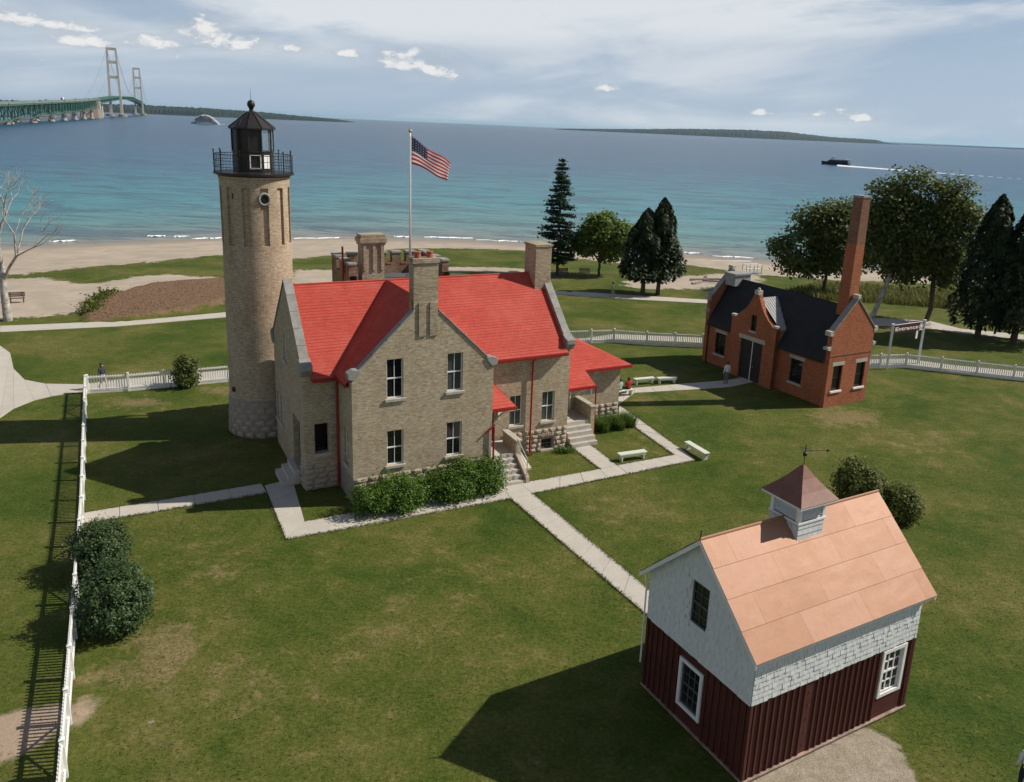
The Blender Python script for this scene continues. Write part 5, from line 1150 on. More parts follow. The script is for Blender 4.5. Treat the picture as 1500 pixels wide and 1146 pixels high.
# ------------------------------------------------------------------ benches
def bench(label, pa, pb, mt='bench_white', back=False, seatz=.46):
    a, b_ = G(*pa, dz=seatz), G(*pb, dz=seatz); c = (a + b_) / 2; d = b_ - a; L = max(1.3, Vector((d.x, d.y)).length)
    t = thing('bench', label, 'bench', (c.x, c.y, float(ground_z(c.x, c.y))), math.atan2(d.y, d.x), 'benches on the lawns')
    if back:
        for k in range(3): MB().box(-L / 2, L / 2, -.22 + k * .15, -.09 + k * .15, .41, .45).build('seat_slat', M[mt], t, bevel=.006)
        for k in range(3): MB().box(-L / 2, L / 2, .25, .29, .52 + k * .15, .64 + k * .15).build('back_slat', M[mt], t, bevel=.006)
        for s in (-1, 1):
            x = s * (L / 2 - .15); MB().box(x - .035, x + .035, -.2, -.13, -.05, .41).build('leg', M[mt], t); MB().box(x - .035, x + .035, .18, .25, -.05, .98).build('leg', M[mt], t)
    else:
        MB().box(-L / 2, L / 2, -.19, .19, seatz - .06, seatz).build('seat', M[mt], t, bevel=.015)
        MB().box(-L / 2 + .06, L / 2 - .06, -.15, -.12, seatz - .19, seatz - .062).box(-L / 2 + .06, L / 2 - .06, .12, .15, seatz - .19, seatz - .062).build('apron', M[mt], t)
        for s in (-1, 1): x = s * (L / 2 - .18); MB().box(x - .04, x + .04, -.16, .16, -.05, seatz - .195).build('leg', M[mt], t, bevel=.01)
    return t
bench('pale bench on the small lawn in front of the annex flower bed', (906, 665), (946, 659.5))
bench('pale bench at the end corner of the concrete path', (1006, 646), (1036.5, 664))
bench('pale bench by the path next to the seated visitors', (929, 555), (958, 552.5))
bench('pale bench half in the shade of the fog signal building', (963, 553.5), (991, 552))
bench('dark slatted bench on the sand beside the bare tree', (14, 437), (35, 436), 'bench_dark', True)
bench('dark slatted bench under the tall spruce', (818, 399), (833, 399), 'bench_dark', True)
bench('tan slatted bench beside the leafy maple', (848, 398.5), (864, 399.5), 'bench_tan', True)

# ------------------------------------------------------------------ foliage
def leaf_quads(c, size, up=0.4, aspect=1.7, out=None, upright=0.0):
    """one folded diamond per centre; returns verts, quads"""
    n = len(c); nrm = rng.normal(size=(n, 3)); nrm[:, 2] = np.abs(nrm[:, 2]) + up
    if out is not None: nrm = nrm * .8 + out * 1.1
    nrm /= np.linalg.norm(nrm, axis=1, keepdims=True)
    t = rng.normal(size=(n, 3)); t[:, 2] += upright * 3
    t -= nrm * np.sum(t * nrm, 1, keepdims=True); t /= np.linalg.norm(t, axis=1, keepdims=True) + 1e-9
    s = np.cross(nrm, t); sz = (size * rng.uniform(.6, 1.3, n))[:, None]
    v = np.stack([c - t * sz * .5 * aspect / 1.3, c + s * sz * .42, c + t * sz * .5 * aspect / 1.3, c - s * sz * .42], 1).reshape(-1, 3)
    return v, np.arange(4 * n).reshape(-1, 4)
def foliage(name, c, size, mat, parent, **kw):
    v, q = leaf_quads(np.asarray(c, float), size, **kw); me = np_mesh(name, v, q, [M[mat]]); o = bpy.data.objects.new(name, me); link(o, parent); return o
def ball_pts(n, r, c, shell=.55):
    d = rng.normal(size=(n, 3)); d /= np.linalg.norm(d, axis=1, keepdims=True)
    rr = shell + (1 - shell) * rng.random(n) ** .6; return d * rr[:, None] * np.array(r) + np.array(c), d
def shrub(name, label, cat, loc, lobes, n, size, mat, group=None, clump=.16):
    """dense bush: lobes of ellipsoids broken into leaf clumps, with a few stems"""
    t = thing(name, label, cat, loc, random.uniform(0, 6), group); C = []; D = []
    tot = sum(l[3] * l[4] for l in lobes)
    for (x, y, z, rx, ry, rz) in [(l[0], l[1], l[2], l[3], l[3], l[4]) for l in lobes]:
        m = max(50, int(n * rx * rz / tot)); k = max(24, m // 34)
        cc, dd = ball_pts(k, (rx, ry, rz), (x, y, z), .72)
        i = rng.integers(0, k, m); p = cc[i] + rng.normal(size=(m, 3)) * clump
        C.append(p); D.append(dd[i])
        p2, d2 = ball_pts(m // 4, (rx * .85, ry * .85, rz * .85), (x, y, z), .3); C.append(p2); D.append(d2)
    for _ in range(9):          # loose shoots and side lobes break the outline
        l = lobes[rng.integers(0, len(lobes))]; q, dq = ball_pts(1, (l[3] * .98, l[3] * .98, l[4] * 1.0), l[:3], .97)
        if q[0, 2] < .15: continue
        m = max(30, n // 90); C.append(q + rng.normal(size=(m, 3)) * np.array([.6, .6, .75]) * clump * 1.7 + dq * np.abs(rng.normal(size=(m, 1))) * .10); D.append(np.repeat(dq, m, 0))
    C = np.concatenate(C); D = np.concatenate(D); ok = C[:, 2] > .03
    foliage('foliage', C[ok], size, mat, t, out=D[ok])
    st = MB()
    for k in range(7):
        l = random.choice(lobes); st.tube((random.uniform(-.15, .15) + l[0] * .5, random.uniform(-.15, .15) + l[1] * .5, -.05), (l[0] + random.uniform(-.4, .4) * l[3], l[1] + random.uniform(-.4, .4) * l[3], l[2] + l[4] * .4), .03, .012, n=5)
    st.build('stem', M['bark'], t); return t
def HP(u, v, z=0): return hm @ Vector((u, v, z))
p = HP(1.45, -1.05)
shrub('hedge_bush', 'bright green clipped bush below the left windows of the house gable', 'bush', p, [(-.95, 0, .72, .85, .85), (.0, .1, .80, .9, .95), (.95, 0, .72, .85, .85), (.5, -.5, .55, .6, .6)], 9000, .085, 'lf_hedge', 'bushes along the house front')
for o in [c for c in bpy.data.objects if c.name.startswith('hedge_bush')]: o.rotation_euler[2] = HYAW
p = HP(4.55, -0.95)
o = shrub('hedge_bush', 'bright green clipped bush below the right windows of the house gable', 'bush', p, [(-.55, 0, .75, .85, .85), (.55, 0, .85, .9, .95), (0, -.4, .6, .7, .65)], 8000, .085, 'lf_hedge', 'bushes along the house front'); o.rotation_euler[2] = HYAW
p = HP(6.45, -0.95)
o = shrub('hedge_bush', 'round bright green bush at the foot of the porch steps', 'bush', p, [(0, 0, .80, .85, .95), (-.2, -.1, .7, .8, .8)], 5500, .085, 'lf_hedge', 'bushes along the house front'); o.rotation_euler[2] = HYAW
p = G(170, 915); shrub('lilac_bush', 'large dark green lilac bush nearest the camera by the left fence', 'bush', p, [(0, 0, 1.05, 1.22, 1.12), (.35, -.1, .85, 1.05, .9), (-.3, .3, 1.2, .95, 1.0)], 15000, .075, 'lf_lilac', 'dark bushes by the fence', .11)
p = G(149, 838); shrub('lilac_bush', 'dark green lilac bush behind the larger one by the left fence', 'bush', p, [(0, 0, 1.0, 1.12, 1.05), (.3, .2, .9, .9, .95), (-.35, -.2, .9, .85, .9)], 12000, .075, 'lf_lilac', 'dark bushes by the fence', .11)
p = G(274, 567); shrub('fence_shrub', 'small upright dark shrub growing against the back picket fence', 'shrub', p, [(0, 0, 1.0, .75, .95), (.1, 0, 1.6, .5, .55), (-.2, 0, .6, .6, .55)], 3500, .12, 'lf_dark')
p = G(1256, 742); shrub('lawn_shrub', 'olive green shrub behind the copper roof, taller of two', 'shrub', p, [(0, 0, 1.05, 1.3, 1.05), (-.4, .2, 1.35, .9, .9), (.5, -.1, .9, .9, .85)], 9500, .10, 'lf_shrub', 'shrubs behind the barn', .13)
p = G(1316, 758); shrub('lawn_shrub', 'low olive green shrub behind the copper roof, right of the taller one', 'shrub', p, [(0, 0, .72, .95, .75), (.4, -.1, .7, .7, .6)], 5000, .10, 'lf_shrub', 'shrubs behind the barn', .13)
def blades(name, label, cat, pts, h, w, mat, kind=None, lean=.35, root=None):
    """arching blades of grass or lily leaves at the given points"""
    pts = np.asarray(pts, float); n = len(pts); hh = h * rng.uniform(.55, 1.15, n); a = rng.uniform(0, 2 * np.pi, n)
    d = np.stack([np.cos(a), np.sin(a), np.zeros(n)], 1); s = np.stack([-np.sin(a), np.cos(a), np.zeros(n)], 1) * (w * rng.uniform(.6, 1.3, n))[:, None] / 2
    upv = np.array([0, 0, 1.0]); le = (lean * rng.uniform(.3, 1.4, n) * hh)[:, None]; H_ = hh[:, None]
    p0, p1, p2 = pts, pts + upv * H_ * .62 + d * le * .35, pts + upv * H_ * .95 + d * le
    v = np.stack([p0 - s, p0 + s, p1 + s * .9, p1 - s * .9, p2 + s * .15, p2 - s * .15], 1).reshape(-1, 3)
    b_ = np.arange(n)[:, None] * 6; q = np.concatenate([b_ + np.array([[0, 1, 2, 3]]), b_ + np.array([[3, 2, 4, 5]])], 1).reshape(-1, 4)
    me = np_mesh(name, v, q, [M[mat]]); o = bpy.data.objects.new(name, me); link(o, root)
    if label: tag(o, label, cat)
    if kind: tag(o, kind=kind)
    return o
# day lilies in front of the annex: separate clumps
lr = HP(16.4, 3.9)
for i, (u_, v_) in enumerate(((15.35, 4.15), (15.9, 4.05), (16.45, 4.1), (17.0, 4.0), (17.55, 4.05), (18.05, 4.15), (16.2, 3.6), (17.3, 3.55), (18.2, 3.7))):
    c = HP(u_, v_); n = 260; a = rng.uniform(0, 6.28, n); r_ = .30 * np.sqrt(rng.random(n))
    o = blades('day_lily', 'green day lily clump in the bed along the annex stone base', 'plant', np.stack([r_ * np.cos(a), r_ * np.sin(a), np.zeros(n)], 1), .85, .03, 'lf_lily', lean=.6); o.location = c; o['group'] = 'day lilies by the annex'; o['label'] = ('first', 'second', 'third', 'fourth', 'fifth', 'sixth')[i] + ' day lily clump from the porch wall, back row' if i < 6 else ('first', 'second', 'third')[i - 6] + ' day lily clump from the porch wall, front row by the lawn'
c = HP(12.4, 1.75); o = blades('small_plant', 'small leafy plant at the foot of the stone steps wall', 'plant', np.stack([rng.normal(0, .25, 150), rng.normal(0, .12, 150), np.zeros(150)], 1), .35, .05, 'lf_lily', lean=.7); o.location = c
# trees ---------------------------------------------------------------
def limbs(mb, p0, p1, r0, r1, seg=4, wob=.08):
    p0, p1 = Vector(p0), Vector(p1); prev = p0; L = (p1 - p0).length
    for k in range(1, seg + 1):
        t = k / seg; q = p0.lerp(p1, t) + (Vector((random.uniform(-1, 1), random.uniform(-1, 1), random.uniform(-.3, .6))) * L * wob * (1 if k < seg else 0))
        mb.tube(prev, q, r0 + (r1 - r0) * (k - 1) / seg, r0 + (r1 - r0) * t, n=7, cap=False); prev = q
    return prev
def leafy_tree(name, label, loc, h, crowns, n, size, mat, trunk_r=.22, fork=.28, lean=(0, 0), bark='bark', group=None, clump=.55, nlimb=18):
    t = thing(name, label, 'tree', loc, 0, group); mb = MB()
    f = Vector((lean[0] * .4, lean[1] * .4, h * fork)); limbs(mb, (0, 0, -.2), f, trunk_r, trunk_r * .75, 4, .03)
    C = []; D = []; tot = sum(c[3] * c[4] for c in crowns)
    for (x, y, z, r, rz) in crowns:
        m = int(n * r * rz / tot); k = max(14, m // 55); cc, dd = ball_pts(k, (r, r, rz), (x, y, z), .45)
        i = rng.integers(0, k, m); C.append(cc[i] + rng.normal(size=(m, 3)) * clump * np.array([1, 1, .7])); D.append(dd[i] * .6)
        for _ in range(max(2, int(nlimb * r * rz / tot))):
            q = cc[rng.integers(0, k)]; mid = f.lerp(Vector((x, y, z)), .55) + Vector((random.uniform(-.4, .4), random.uniform(-.4, .4), 0))
            limbs(mb, f, mid, trunk_r * .5, trunk_r * .26, 3, .06); limbs(mb, mid, q, trunk_r * .24, .02, 3, .08)
    mb.build('trunk', M[bark], t, smooth=True)
    foliage('crown', np.concatenate(C), size, mat, t, out=np.concatenate(D)); return t
p = G(877, 405); leafy_tree('maple_tree', 'light green leafy maple between the spruce and the two cedars', p, 8.4, [(0.4, 0, 5.6, 2.6, 2.2), (-1.8, .3, 4.2, 2.0, 1.7), (2.4, 0, 5.2, 1.9, 1.7), (1.5, .5, 3.4, 2.0, 1.3), (-.4, 0, 6.9, 1.5, 1.0)], 14000, .32, 'lf_maple', .2, .2, clump=.42)
p = G(1206, 431); leafy_tree('shore_tree', 'broad dark leafy tree left of the brick chimney', p, 12, [(0, 0, 7.6, 3.6, 3.2), (-4.0, 0, 5.0, 3.0, 2.4), (-2.2, .5, 8.6, 2.4, 2.0), (2.4, 0, 9.2, 2.7, 2.5), (1.5, 0, 5.0, 3.1, 2.3), (-1.5, 0, 3.6, 2.4, 1.4)], 17000, .32, 'lf_dark', .24, .22, group='large trees behind the fog signal building')
p = G(1276, 466); leafy_tree('shore_tree', 'tall leafy tree with leaning grey trunk right behind the brick chimney', p, 16, [(2.0, 1, 9.5, 2.8, 3.0), (.2, 1, 11.6, 2.0, 2.4), (2.6, 1, 13.2, 1.7, 2.2), (4.0, .5, 8.0, 2.2, 2.2), (-.4, 1, 7.2, 2.2, 2.2), (2.4, 1, 5.6, 2.6, 1.8), (.4, 1, 9.6, 2.2, 2.2)], 16000, .30, 'lf_dark', .26, .34, (3.6, .8), 'bark_pale', 'large trees behind the fog signal building')
p = G(1356, 471); leafy_tree('shore_tree', 'tall leafy tree with straight dark trunk between chimney tree and cedars', p, 15.5, [(.6, 0, 12.0, 2.0, 2.6), (-.6, 0, 9.2, 2.4, 2.6), (1.6, 0, 8.2, 2.6, 2.4), (.2, 0, 5.8, 2.8, 1.7), (-1.4, 0, 6.4, 2.0, 1.7), (1.6, 0, 10.8, 2.0, 2.1), (1.9, 0, 4.8, 1.8, 1.2)], 16000, .30, 'lf_dark', .26, .4, (.6, 0), 'bark', 'large trees behind the fog signal building')
def cedar(label, loc, h, r, n, base=.9, group='dark cedars', sp=.30):
    t = thing('cedar_tree', label, 'tree', loc, 0, group)
    zz = rng.random(n) ** .8; rr = r * np.clip((1 - zz) ** .62 * (.55 + .45 * np.minimum(1, zz * 7 + .25)), .03, 1); a = rng.uniform(0, 6.283, n)
    lob = 1 + .16 * np.sin(a * 3 + zz * 9) + .12 * np.sin(a * 7 - zz * 17); rr = rr * lob * np.where(rng.random(n) < .75, rng.uniform(.86, 1.06, n), rng.uniform(.3, .9, n))
    C = np.stack([rr * np.cos(a), rr * np.sin(a), base + zz * (h - base)], 1); D = np.stack([np.cos(a), np.sin(a), np.full(n, .5)], 1)
    foliage('crown', C, sp, 'lf_cedar', t, out=D, upright=1.0, aspect=2.2)
    mb = MB(); limbs(mb, (0, 0, -.3), (0, 0, h * .8), r * .10, .03, 5, .01); mb.build('trunk', M['bark'], t); return t
p = G(941, 431); cedar('dark pointed cedar, left one of the close pair', p, 9.4, 3.0, 9000, 1.6)
p = G(963, 431); cedar('dark pointed cedar, right taller one of the close pair', p, 10.6, 2.7, 9000, 1.6)
p = G(1432, 494); cedar('dark cedar with thin pointed top right of the Entrance sign', p, 13.2, 3.0, 10000, 1.0)
p = G(1484, 502); cedar('broad dark cedar at the right edge of the picture', p, 13.0, 3.4, 11000, 1.2)
# spruce with open whorls
p = G(816, 403); sp_t = thing('spruce_tree', 'tall narrow spruce with open drooping branches standing right of the house chimney', 'tree', p)
Hs = 14.4; C = []; mb = MB(); limbs(mb, (0, 0, -.2), (.05, 0, Hs), .2, .02, 6, .004)
zb = 2.0
while zb < Hs - .25:
    rl_ = (2.75 * (1 - (zb - 2) / (Hs - 1.6)) ** .85 + .12) * random.uniform(.8, 1.15)
    for k in range(random.randint(5, 6)):
        a = random.uniform(0, 6.28); L = rl_ * random.uniform(.6, 1.12); e = Vector((math.cos(a) * L, math.sin(a) * L, zb - L * .22 + .12)); mb.tube((0, 0, zb), e, .03, .008, n=4, cap=False)
        m_ = int(16 + 62 * L); s_ = rng.random(m_) ** .7
        pp = np.outer(s_, np.array(e) - np.array([0, 0, zb])) + np.array([0, 0, zb]); spread = .10 + .22 * s_ * min(1, L)
        pp[:, 2] += .10 * s_ ** 2 - .05; C.append(pp + rng.normal(size=(m_, 3)) * spread[:, None] * np.array([1, 1, .28]))
    zb += random.uniform(.34, .52)
mb.build('trunk', M['bark'], sp_t); foliage('crown', np.concatenate(C), .22, 'lf_spruce', sp_t, aspect=2.4)
# bare tree on the left
p = G(12, 470); bt = thing('bare_tree', 'leafless pale grey tree beside the beach path at the left edge', 'tree', p); mb = MB()
def grow(p, d, L, r, lev):
    q = p + d * L; mid = p.lerp(q, .5) + Vector((random.uniform(-1, 1), random.uniform(-1, 1), random.uniform(-1, 1))) * L * .06
    mb.tube(p, mid, r, r * .86, n=6 if lev < 3 else 4, cap=False); mb.tube(mid, q, r * .86, r * .70, n=6 if lev < 3 else 4, cap=False)
    if lev >= 7: return
    for k in range(random.choice((2, 3, 3)) if lev > 0 else 3):
        a = random.uniform(0, 6.28); sp = random.uniform(.35, .85); nd = (d + Vector((math.cos(a), math.sin(a), random.uniform(-.2, .45))) * sp).normalized(); nd.z = max(nd.z, -.05)
        grow(q, nd.normalized(), L * random.uniform(.60, .84), r * random.uniform(.5, .66), lev + 1)
mb.tube((0, 0, -.2), (-.05, 0, 2.2), .36, .28, n=8, cap=False); mb.tube((-.05, 0, 2.2), (.05, 0, 4.4), .28, .24, n=8, cap=False)
grow(Vector((.05, 0, 4.4)), Vector((.0, 0, 1)), 2.6, .21, 1)
grow(Vector((-.02, 0, 3.2)), Vector((.55, -.1, .83)).normalized(), 2.8, .14, 2)
grow(Vector((-.02, 0, 3.4)), Vector((-.6, .2, .8)).normalized(), 2.5, .13, 2)
mb.build('branches', M['bark_pale'], bt, smooth=True)
# ground cover: brown bed, meadow behind the fog signal building, turf tufts
def sample(poly, n):
    xs0 = [q[0] for q in poly]; ys0 = [q[1] for q in poly]; out = []
    while len(out) < n:
        ux = rng.uniform(min(xs0), max(xs0), 4 * n); uy = rng.uniform(min(ys0), max(ys0), 4 * n); k = pip(ux, uy, poly)
        out += list(zip(ux[k], uy[k]))
    return out[:n]
pp = np.array([G(*q) for q in sample([(128, 470), (140, 448), (165, 436), (215, 421), (270, 415), (345, 411), (345, 438), (300, 450), (240, 461), (185, 470)], 2600)]); pp[:, 2] += .35
tag(foliage('withered_bed', np.repeat(pp, 3, 0) + rng.normal(size=(len(pp) * 3, 3)) * np.array([.4, .4, .03]), .085, 'lf_brown', None), 'bed of withered brown ground cover left of the tower', 'ground cover', kind='stuff')
pp = np.array([G(*q) for q in sample([(124, 462), (132, 444), (150, 434), (172, 430), (150, 446), (138, 462)], 260)]); pp[:, 2] += .25
tag(foliage('low_shrubs', np.repeat(pp, 6, 0) + rng.normal(size=(len(pp) * 6, 3)) * np.array([.35, .35, .22]), .24, 'lf_shrub', None), 'low green growth at the sandy end of the brown bed', 'ground cover', kind='stuff')
pp = np.array([G(*q) for q in sample([(1150, 430), (1200, 418), (1300, 424), (1420, 432), (1500, 440), (1500, 462), (1420, 458), (1380, 452), (1300, 446), (1200, 440)], 9000)])
blades('meadow_grass', 'tall yellow green meadow growth between the trees behind the fog signal building', 'grass', pp, .85, .10, 'lf_tall', 'stuff', .4)
tz = sample([(60, 700), (1500, 600), (1500, 1146), (60, 1146)], 1)
n = 70000
dxy = np.stack([rng.uniform(-24, 26, n), 13 + 30 * rng.random(n) ** 1.6], 1)
okm = np.ones(n, bool)
us, vs_ = to_px(dxy[:, 0], dxy[:, 1], np.zeros(n))
for poly in ([(380, 700), (430, 690), (460, 760), (1000, 650), (1050, 660), (1030, 690), (420, 800), (370, 720)], [(740, 725), (790, 715), (960, 860), (955, 910), (940, 905)], [(100, 745), (400, 700), (400, 730), (100, 775)], [(1080, 1160), (1150, 1125), (1200, 1092), (1240, 1066), (1268, 1060), (1300, 1072), (1380, 1190), (1390, 1300), (1080, 1300)], [(960, 900), (1100, 1010), (1340, 900), (1340, 1050), (1080, 1300), (930, 1040)], [(95, 1015), (155, 1000), (150, 1040), (122, 1080), (90, 1095)]):
    okm &= ~pip(us, vs_, poly)
hu = (dxy - np.array([HX, HY])) @ np.array([[math.cos(HYAW), -math.sin(HYAW)], [math.sin(HYAW), math.cos(HYAW)]])
okm &= ~((hu[:, 0] > -4) & (hu[:, 0] < 19) & (hu[:, 1] > -.3))
clump_n = np.sin(dxy[:, 0] * .9 + np.sin(dxy[:, 1] * .7) * 2) * np.sin(dxy[:, 1] * 1.1 + dxy[:, 0] * .3) + rng.normal(0, .5, n); okm &= clump_n > -.4
pp = np.concatenate([dxy[okm], np.zeros((okm.sum(), 1))], 1)
blades('turf_tufts', 'short mown grass blades over the near lawn', 'grass', pp, .055, .022, 'lf_turf', 'stuff', 1.3)
ed = []
for (x0, y0, x1, y1) in ((118, 753, 383, 709), (116, 769, 391, 723), (388, 722, 419, 790), (446, 765, 480, 759), (419, 791, 748, 731), (762, 709, 879, 688), (904, 682.5, 987, 667), (780, 724, 1019, 675), (987, 667, 906, 609), (994, 656, 907, 594), (839, 657, 879, 688), (866, 652.5, 904, 682.5), (748, 731, 948, 902), (780, 724, 952, 866), (756, 697, 762, 709)):
    p_, q_ = G(x0, y0), G(x1, y1); m_ = int((q_ - p_).length * 90); t_ = rng.random(m_)[:, None]
    ed.append(np.array(p_) * (1 - t_) + np.array(q_) * t_ + np.concatenate([rng.normal(0, .035, (m_, 2)), np.full((m_, 1), .01)], 1))
blades('verge_grass', 'ragged grass blades along the concrete path edges', 'grass', np.concatenate(ed), .085, .022, 'lf_turf', 'stuff', .9)

# ------------------------------------------------------------------ driftwood, beach stair
for i, (x, y, L, a) in enumerate(((1028, 411, 3.2, .2), (1042, 414, 2.4, -.5), (1060, 411, 4.0, .1), (1036, 406, 1.6, 1.1), (1075, 413, 2.6, -.2), (1022, 416, 2.0, .6))):
    p = G(x, y); t = thing('driftwood_log', ('long thin log second from left among the beach driftwood', 'short driftwood log third from the left, lowest on the sand', 'longest driftwood log in the middle of the pile', 'shortest driftwood log, farthest up towards the water', 'driftwood log nearest the fog signal building roof', 'leftmost driftwood log on the beach')[i], 'log', p, a, 'driftwood logs on the beach')
    mb = MB(); limbs(mb, (-L / 2, 0, .12), (L / 2, .1, .2), .16, .09, 4, .03); mb.build('log', M['driftwood'], t, smooth=True)
    st = MB().tube((L * .1, 0, .18), (L * .25, .35, .65), .06, .02, n=6).build('broken_branch', M['driftwood'], t)
p = G(1104, 402); t = thing('beach_stair', 'grey metal stair railing standing on the beach behind the fog signal building', 'railing', p, .3)
mb = MB()
for x in (-1.2, 0, 1.2): mb.tube((x, 0, -.3), (x, 0, 1.3), .05, n=6).tube((x, 1.1, -.3), (x, 1.1, 1.3), .05, n=6)
mb.build('post', M['pipe_steel'], t); mb = MB()
for z in (.8, 1.28): mb.tube((-1.2, 0, z), (1.2, 0, z), .04, n=6).tube((-1.2, 1.1, z), (1.2, 1.1, z), .04, n=6)
mb.build('handrail', M['pipe_steel'], t); MB().box(-1.2, 1.2, .02, 1.08, .1, .18).build('tread', M['pipe_steel'], t)

# ------------------------------------------------------------------ people
SK = pm('skin', (.42, .24, .16, 1), (.38, .21, .14, 1), 5, .6, 0); HAIR = pm('hair', (.04, .025, .015, 1), (.06, .04, .02, 1), 9, .7, .1); SHOE = pm('shoe', (.02, .02, .02, 1), (.04, .035, .03, 1), 5, .6, 0)
def cloth(n, c): return pm(n, c + (1,), tuple(x * .75 for x in c) + (1,), 7, .85, .15, 20)
def person(label, loc, rz, top, legs, pose='stand', height=1.72, sleeves=True, shorts=False, seat=.46):
    s = height / 1.72; t = thing('person', label, 'person', loc, rz)
    J = {'pel': (0, 0, .96), 'wai': (0, 0, 1.12), 'che': (0, 0, 1.32), 'nek': (0, 0, 1.47), 'jaw': (0, -.02, 1.53), 'hed': (0, -.015, 1.62), 'crn': (0, 0, 1.69), 'nos': (0, -.10, 1.585)}
    for q, g in (('l', 1), ('r', -1)):
        J.update({q + 'sh': (g * .17, 0, 1.40), q + 'el': (g * .23, .03, 1.13), q + 'wr': (g * .25, -.06, .90), q + 'ha': (g * .25, -.09, .83), q + 'hip': (g * .09, 0, .92), q + 'kn': (g * .10, -.01, .50), q + 'an': (g * .10, .02, .09), q + 'to': (g * .12, -.15, .04)})
    if pose == 'walk':
        J.update({'lkn': (.09, -.16, .52), 'lan': (.09, -.20, .09), 'lto': (.10, -.36, .06), 'rkn': (-.09, .08, .50), 'ran': (-.09, .32, .14), 'rto': (-.10, .18, .04), 'lel': (.23, .10, 1.14), 'lwr': (.24, .10, .93), 'lha': (.24, .10, .86), 'rel': (-.23, -.04, 1.12), 'rwr': (-.22, -.20, .95), 'rha': (-.22, -.25, .91)})
    if pose == 'sit':
        dz = seat + .09 - .96
        for k in list(J):
            if k[1:] not in ('kn', 'an', 'to'): J[k] = (J[k][0], J[k][1], J[k][2] + dz)
        for q, g in (('l', 1), ('r', -1)): J.update({q + 'kn': (g * .13, -.44, seat + .06), q + 'an': (g * .13, -.42, .09), q + 'to': (g * .14, -.60, .04), q + 'el': (g * .24, -.06, J[q + 'el'][2] + .02), q + 'wr': (g * .14, -.28, seat + .20), q + 'ha': (g * .12, -.35, seat + .18)})
    Rd = {'pel': .145, 'wai': .13, 'che': .15, 'nek': .06, 'jaw': .075, 'hed': .098, 'crn': .06, 'nos': .018, 'sh': .075, 'el': .048, 'wr': .034, 'ha': .036, 'hip': .10, 'kn': .065, 'an': .045, 'to': .04}
    E_ = [('pel', 'wai', 'top'), ('wai', 'che', 'top'), ('che', 'nek', 'top'), ('nek', 'jaw', 'skin'), ('jaw', 'hed', 'skin'), ('hed', 'crn', 'hair'), ('jaw', 'nos', 'skin')]
    for q in 'lr': E_ += [('che', q + 'sh', 'top'), (q + 'sh', q + 'el', 'top'), (q + 'el', q + 'wr', 'top' if sleeves else 'skin'), (q + 'wr', q + 'ha', 'skin'), ('pel', q + 'hip', 'leg'), (q + 'hip', q + 'kn', 'leg'), (q + 'kn', q + 'an', 'skin' if shorts else 'leg'), (q + 'an', q + 'to', 'shoe')]
    for q, g in (('l', 1), ('r', -1)):       # five fingers
        h_ = Vector(J[q + 'ha']); w_ = Vector(J[q + 'wr']); d_ = (h_ - w_).normalized(); sd = Vector((0, 1, 0)) if pose != 'sit' else Vector((1, 0, 0))
        for i, (o_, L_) in enumerate(((-.030, .062), (-.011, .075), (.010, .070), (.028, .055))):
            J[q + 'f%d' % i] = tuple(h_ + sd * o_ + d_ * L_); E_.append((q + 'ha', q + 'f%d' % i, 'skin'))
        J[q + 'f4'] = tuple(h_ - sd * .055 + d_ * .015); E_.append((q + 'ha', q + 'f4', 'skin'))
    names = list(J); ix = {k: i for i, k in enumerate(names)}
    me = bpy.data.meshes.new('body_tmp'); me.from_pydata([Vector(J[k]) * s for k in names], [(ix[a], ix[b_]) for a, b_, _ in E_], [])
    ob = bpy.data.objects.new('body_tmp', me); COL.objects.link(ob); md = ob.modifiers.new('skin', 'SKIN'); md.use_smooth_shade = True
    for k, sv in zip(names, me.skin_vertices[0].data):
        r = Rd.get(k) or Rd.get(k[1:]) or .010; sv.radius = (r * s, r * s * (.72 if k in ('pel', 'wai', 'che') else 1)); sv.use_root = (k == 'pel')
    ob.modifiers.new('sub', 'SUBSURF').levels = 1
    bm_ = bpy.data.meshes.new_from_object(ob.evaluated_get(bpy.context.evaluated_depsgraph_get())); bpy.data.objects.remove(ob)
    bm_.name = 'body'; bm_.materials.clear(); slot = {'top': 0, 'leg': 1, 'skin': 2, 'hair': 3, 'shoe': 4}
    for m_ in (top, legs, SK, HAIR, SHOE): bm_.materials.append(m_)
    A = np.array([Vector(J[a]) * s for a, b_, _ in E_]); B = np.array([Vector(J[b_]) * s for a, b_, _ in E_]); AB = B - A; rA = np.array([(Rd.get(a) or Rd.get(a[1:]) or .01) * s for a, b_, _ in E_])
    for f in bm_.polygons:
        c = np.array(f.center); tt = np.clip(np.sum((c - A) * AB, 1) / np.sum(AB * AB, 1), 0, 1); dd = np.linalg.norm(A + AB * tt[:, None] - c, axis=1) - rA * .6
        f.material_index = slot[E_[int(np.argmin(dd))][2]]; f.use_smooth = True
    inst('body', bm_, t)
    hd = Vector(J['hed']) * s; hm_ = MB().ball((hd.x, hd.y + .028, hd.z + .025), .108 * s, 12, 8, 1.05).build('hair', HAIR, t, smooth=True)
    return t
Wt = cloth('white_cotton', (.70, .72, .76)); Gr = cloth('grey_trousers', (.16, .16, .17)); Dk = cloth('dark_jacket', (.05, .05, .06)); Rdm = cloth('red_shirt', (.50, .035, .03)); Gn = cloth('pale_green_shirt', (.42, .56, .44)); Bl = cloth('navy_trousers', (.02, .025, .04)); Tn = cloth('tan_shorts', (.40, .30, .24)); Pk = cloth('pale_pink', (.5, .38, .36))
person('person in dark jacket and pale trousers walking behind the left corner of the fence', G(152, 571), R(60), Dk, Pk, 'walk', 1.78)
person('person in white shirt and grey trousers at the fog signal building door', G(1063, 563), R(200), Wt, Gr, 'stand', 1.68)
